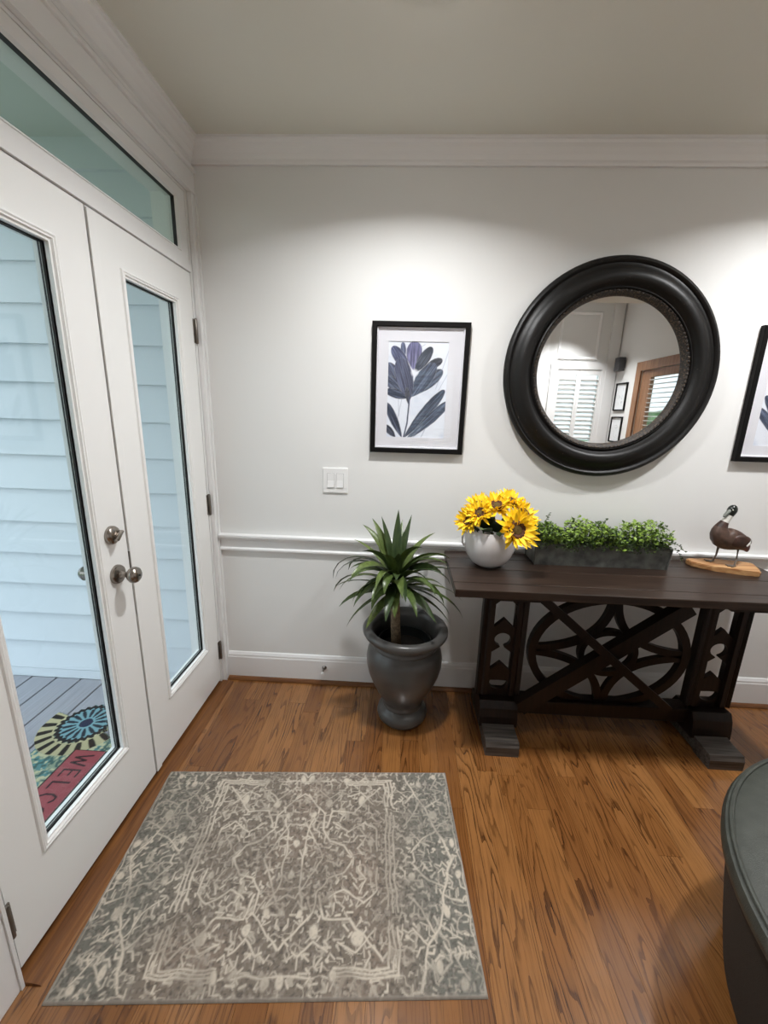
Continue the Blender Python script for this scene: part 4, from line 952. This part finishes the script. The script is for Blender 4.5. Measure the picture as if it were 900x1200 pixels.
for (lx, ly), (fx, fy) in (((-0.020, 0.018), (-0.030, 0.022)), ((0.040, -0.018), (0.022, -0.040))):
    lg = MB().tube([(lx, ly, 0.112), ((lx+fx)/2+0.004, (ly+fy)/2, 0.058), (fx, fy, 0.026)], [0.006, 0.0036, 0.004], 10).build('leg', LEGM, DK, True)
    ft = MB().prism([(fx+0.010, fy), (fx, fy+0.007), (fx-0.030, fy+0.014), (fx-0.025, fy+0.003), (fx-0.034, fy-0.004), (fx-0.022, fy-0.008), (fx-0.022, fy-0.018), (fx, fy-0.007)], 'z', 0.024, 0.029)
    ft.build('webbed_foot', LEGM, lg)

# ================================================================== OTTOMAN
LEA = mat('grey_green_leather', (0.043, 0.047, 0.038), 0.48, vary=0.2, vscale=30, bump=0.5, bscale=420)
LEA2 = mat('shaded_side_fabric', (0.018, 0.015, 0.011), 0.75, bump=0.6, bscale=600, vary=0.3, vscale=200)  # dark partly because the shadow on the drum is put into the colour
ocx, ocy, OR = 2.372, -1.450, 0.640
ot = thing('ottoman', 'round grey-green leather ottoman with piped cushion top at the right edge', 'ottoman', (ocx, ocy, 0))
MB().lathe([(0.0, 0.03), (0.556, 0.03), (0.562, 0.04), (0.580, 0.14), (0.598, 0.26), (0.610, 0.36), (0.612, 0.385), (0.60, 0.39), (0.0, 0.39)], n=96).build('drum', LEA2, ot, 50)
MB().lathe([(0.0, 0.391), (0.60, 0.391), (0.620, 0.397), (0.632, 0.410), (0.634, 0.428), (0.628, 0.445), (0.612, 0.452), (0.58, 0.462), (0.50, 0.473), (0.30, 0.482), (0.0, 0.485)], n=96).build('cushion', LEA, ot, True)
MB().lathe([(0.616+0.0065*math.cos(a), 0.4525+0.0065*math.sin(a)) for a in [2*math.pi*k/8 for k in range(8)]], n=96, close=True).build('piping', LEA, ot, True)
MB().lathe([(0.614+0.006*math.cos(a), 0.392+0.006*math.sin(a)) for a in [2*math.pi*k/8 for k in range(8)]], n=96, close=True).build('lower_piping', LEA2, ot, True)
for k in range(4):
    a = R(45+90*k); MB().lathe([(0, 0), (0.022, 0), (0.028, 0.031), (0, 0.031)], (0.36*math.cos(a), 0.36*math.sin(a), 0), 16).build('leg', DARK, ot, True)

# ================================================================== BEHIND THE CAMERA (seen in the mirror and in the picture glass)
SHUT = mat('shutter_paint', (0.78, 0.78, 0.77), 0.4)
def shutters(win, nm, label):
    x0, x1, z0_, z1 = win
    m_ = MB(); frame_quad(m_, 'y', x0-0.09, x1+0.09, z0_-0.09, z1+0.09, 0.10, YF-0.002, YF+0.022)
    f = struct(m_.build(nm, TRIM))
    MB().box(x0-0.12, x1+0.12, YF, YF+0.06, z0_-0.12, z0_-0.09).build('sill', TRIM, f)
    MB().box(x0, x1, YF-0.09, YF-0.085, z0_, z1).build('glass_pane', PANE, f)
    t_ = thing('window_shutters', label, 'shutters', ((x0+x1)/2, YF, z0_))
    ti = Matrix.Translation((-(x0+x1)/2, -YF, -z0_))
    def put(o, p=t_, inv=ti): o.parent = p; o.matrix_parent_inverse = inv; return o
    xm = (x0+x1)/2; lv = None
    for a, b_ in ((x0+0.012, xm-0.002), (xm+0.002, x1-0.012)):
        mm = MB(); frame_quad(mm, 'y', a, b_, z0_+0.012, z1-0.012, (0.032, 0.032, 0.09, 0.075), YF-0.02, YF+0.012)
        pn = put(mm.build('shutter_panel', SHUT))
        z_ = z0_+0.125
        while z_ < z1-0.11:
            if lv is None:
                lv = MB().box(-0.5, 0.5, -0.031, 0.031, -0.005, 0.005, 0.003).build('louver', SHUT); l = lv
            else: l = dup(lv)
            l.parent = pn; l.matrix_parent_inverse = Matrix(); l.location = ((a+b_)/2, YF-0.002, z_); l.rotation_euler = (R(30), 0, 0); l.scale = (b_-a-0.068, 1, 1)
            z_ += 0.0635
    return f
shutters(W1, 'window_2', 'white louvred plantation shutters in the right-hand rear window, seen in the mirror')
shutters(W2, 'window_3', 'white louvred plantation shutters in the left-hand rear window, behind the camera')
struct(mitre('trim_8', TRIM, None, 'y', 3.13, 3.70, 2.30, 2.94, [(0, YF), (0, YF+0.012), (0.012, YF+0.022), (0.03, YF+0.012), (0.04, YF)]))
struct(MB().box(3.84, 3.985, YF, YF+0.03, 0.17, ZH).box(2.86, 3.0, YF, YF+0.03, 0.17, ZH).build('trim_9', TRIM))
# wooden glazed door in the right wall
OAKD = streaky('warm_door_wood', (0.20, 0.095, 0.045), (0.36, 0.19, 0.10), 2, 0.45, (3, 60))
m_ = MB(); m_.box(XR-0.02, XR, DY0-0.11, DY0, 0, DZ+0.11).box(XR-0.02, XR, DY1, DY1+0.11, 0, DZ+0.11).box(XR-0.02, XR, DY0, DY1, DZ, DZ+0.11)
struct(m_.build('trim_10', OAKD))
m_ = MB(); frame_quad(m_, 'x', DY0+0.004, DY1-0.004, 0.01, DZ-0.004, (0.20, 0.16, 0.28, 0.09), XR+0.01, XR+0.055)
d3 = struct(m_.build('door_3', OAKD))
MB().box(XR+0.03, XR+0.035, DY0+0.204, DY1-0.164, 0.29, DZ-0.094).build('glass_pane', PANE, d3)
t = thing('window_blind', 'white slatted blind hanging on the glazed wooden door, seen in the mirror', 'blind', (XR+0.005, (DY0+DY1)/2+0.02, 2.0))
first = None
for k in range(28):
    if first is None: first = MB().box(-0.012, 0.012, -0.31, 0.31, -0.0012, 0.0012).build('slat', SHUT, t); o = first
    else: o = dup(first)
    o.location = (0, 0, -0.03-0.055*k); o.rotation_euler = (0, R(20), 0)
BRK = bpy.data.materials.new('brick_red'); BRK = mat('brick_red', (0.30, 0.14, 0.10), 0.9, vary=0.4, vscale=3)
gw = MB().box(6.6, 6.8, -8.0, 0.5, -0.62, 1.3).build('garden_wall', BRK); tag(gw, 'low brick garden wall outside the wooden door', 'wall')
HG = mat('hedge_green', (0.05, 0.11, 0.03), 0.9, vary=0.5, vscale=8)
hg = MB()
for k in range(60):
    g = bmesh.ops.create_icosphere(hg.bm, subdivisions=2, radius=random.uniform(0.25, 0.42), matrix=Matrix.Translation((6.05+random.uniform(-.15, .15), -7.2+k*0.12+random.uniform(-.05, .05), random.uniform(-0.3, 1.3))))
for v in hg.bm.verts: v.co += Vector((random.uniform(-.03, .03), random.uniform(-.03, .03), random.uniform(-.03, .03)))
tag(hg.build('hedge', HG), 'clipped green hedge outside the wooden door, in front of the brick wall', 'hedge')
# sconce and two small prints on the right wall
GREY = mat('sconce_grey', (0.06, 0.06, 0.065), 0.4, metal=0.3)
t = thing('wall_sconce', 'dark grey box wall lamp on the right wall, seen in the mirror', 'lamp', (XR, -4.215, 2.23))
MB().box(-0.012, 0.0, -0.05, 0.05, -0.05, 0.05, 0.002).build('back_plate', GREY, t); MB().box(-0.10, -0.012, -0.065, 0.065, -0.09, 0.09, 0.006).build('shade', GREY, t)
SK = painted('sketch_print', 0.8)
U, V = np.meshgrid(np.linspace(0, 1, 60), np.linspace(0, 1, 80), indexing='ij')
for z0_, z1, lb, sd_ in ((1.60, 1.98, 'upper of two small black framed prints on the right wall, seen in the mirror', 5), (1.16, 1.52, 'lower of two small black framed prints on the right wall, seen in the mirror', 9)):
    t = thing('small_print', lb, 'picture', (XR, -4.15, (z0_+z1)/2)); h2 = (z1-z0_)/2
    mitre('frame', BLACKF, t, 'x', -0.15, 0.15, -h2, h2, [(0, -0.001), (0, -0.022), (0.018, -0.022), (0.018, -0.001)])
    im = np.empty(U.shape+(3,)); im[:] = lin((222, 224, 226))
    im = mixc(im, (120, 125, 130), soft(np.abs(vnoise(U*4, V*8, sd_, 3)-0.5), 0.02, 0.03)*((U > .3) & (U < .7) & (V > .15) & (V < .85)))
    YY, ZZ = np.meshgrid(np.linspace(0.131, -0.131, 60), np.linspace(-h2+0.019, h2-0.019, 80), indexing='ij')
    grid_print('print', np.stack([np.full(YY.shape, -0.008), YY, ZZ], -1), im, SK, t)
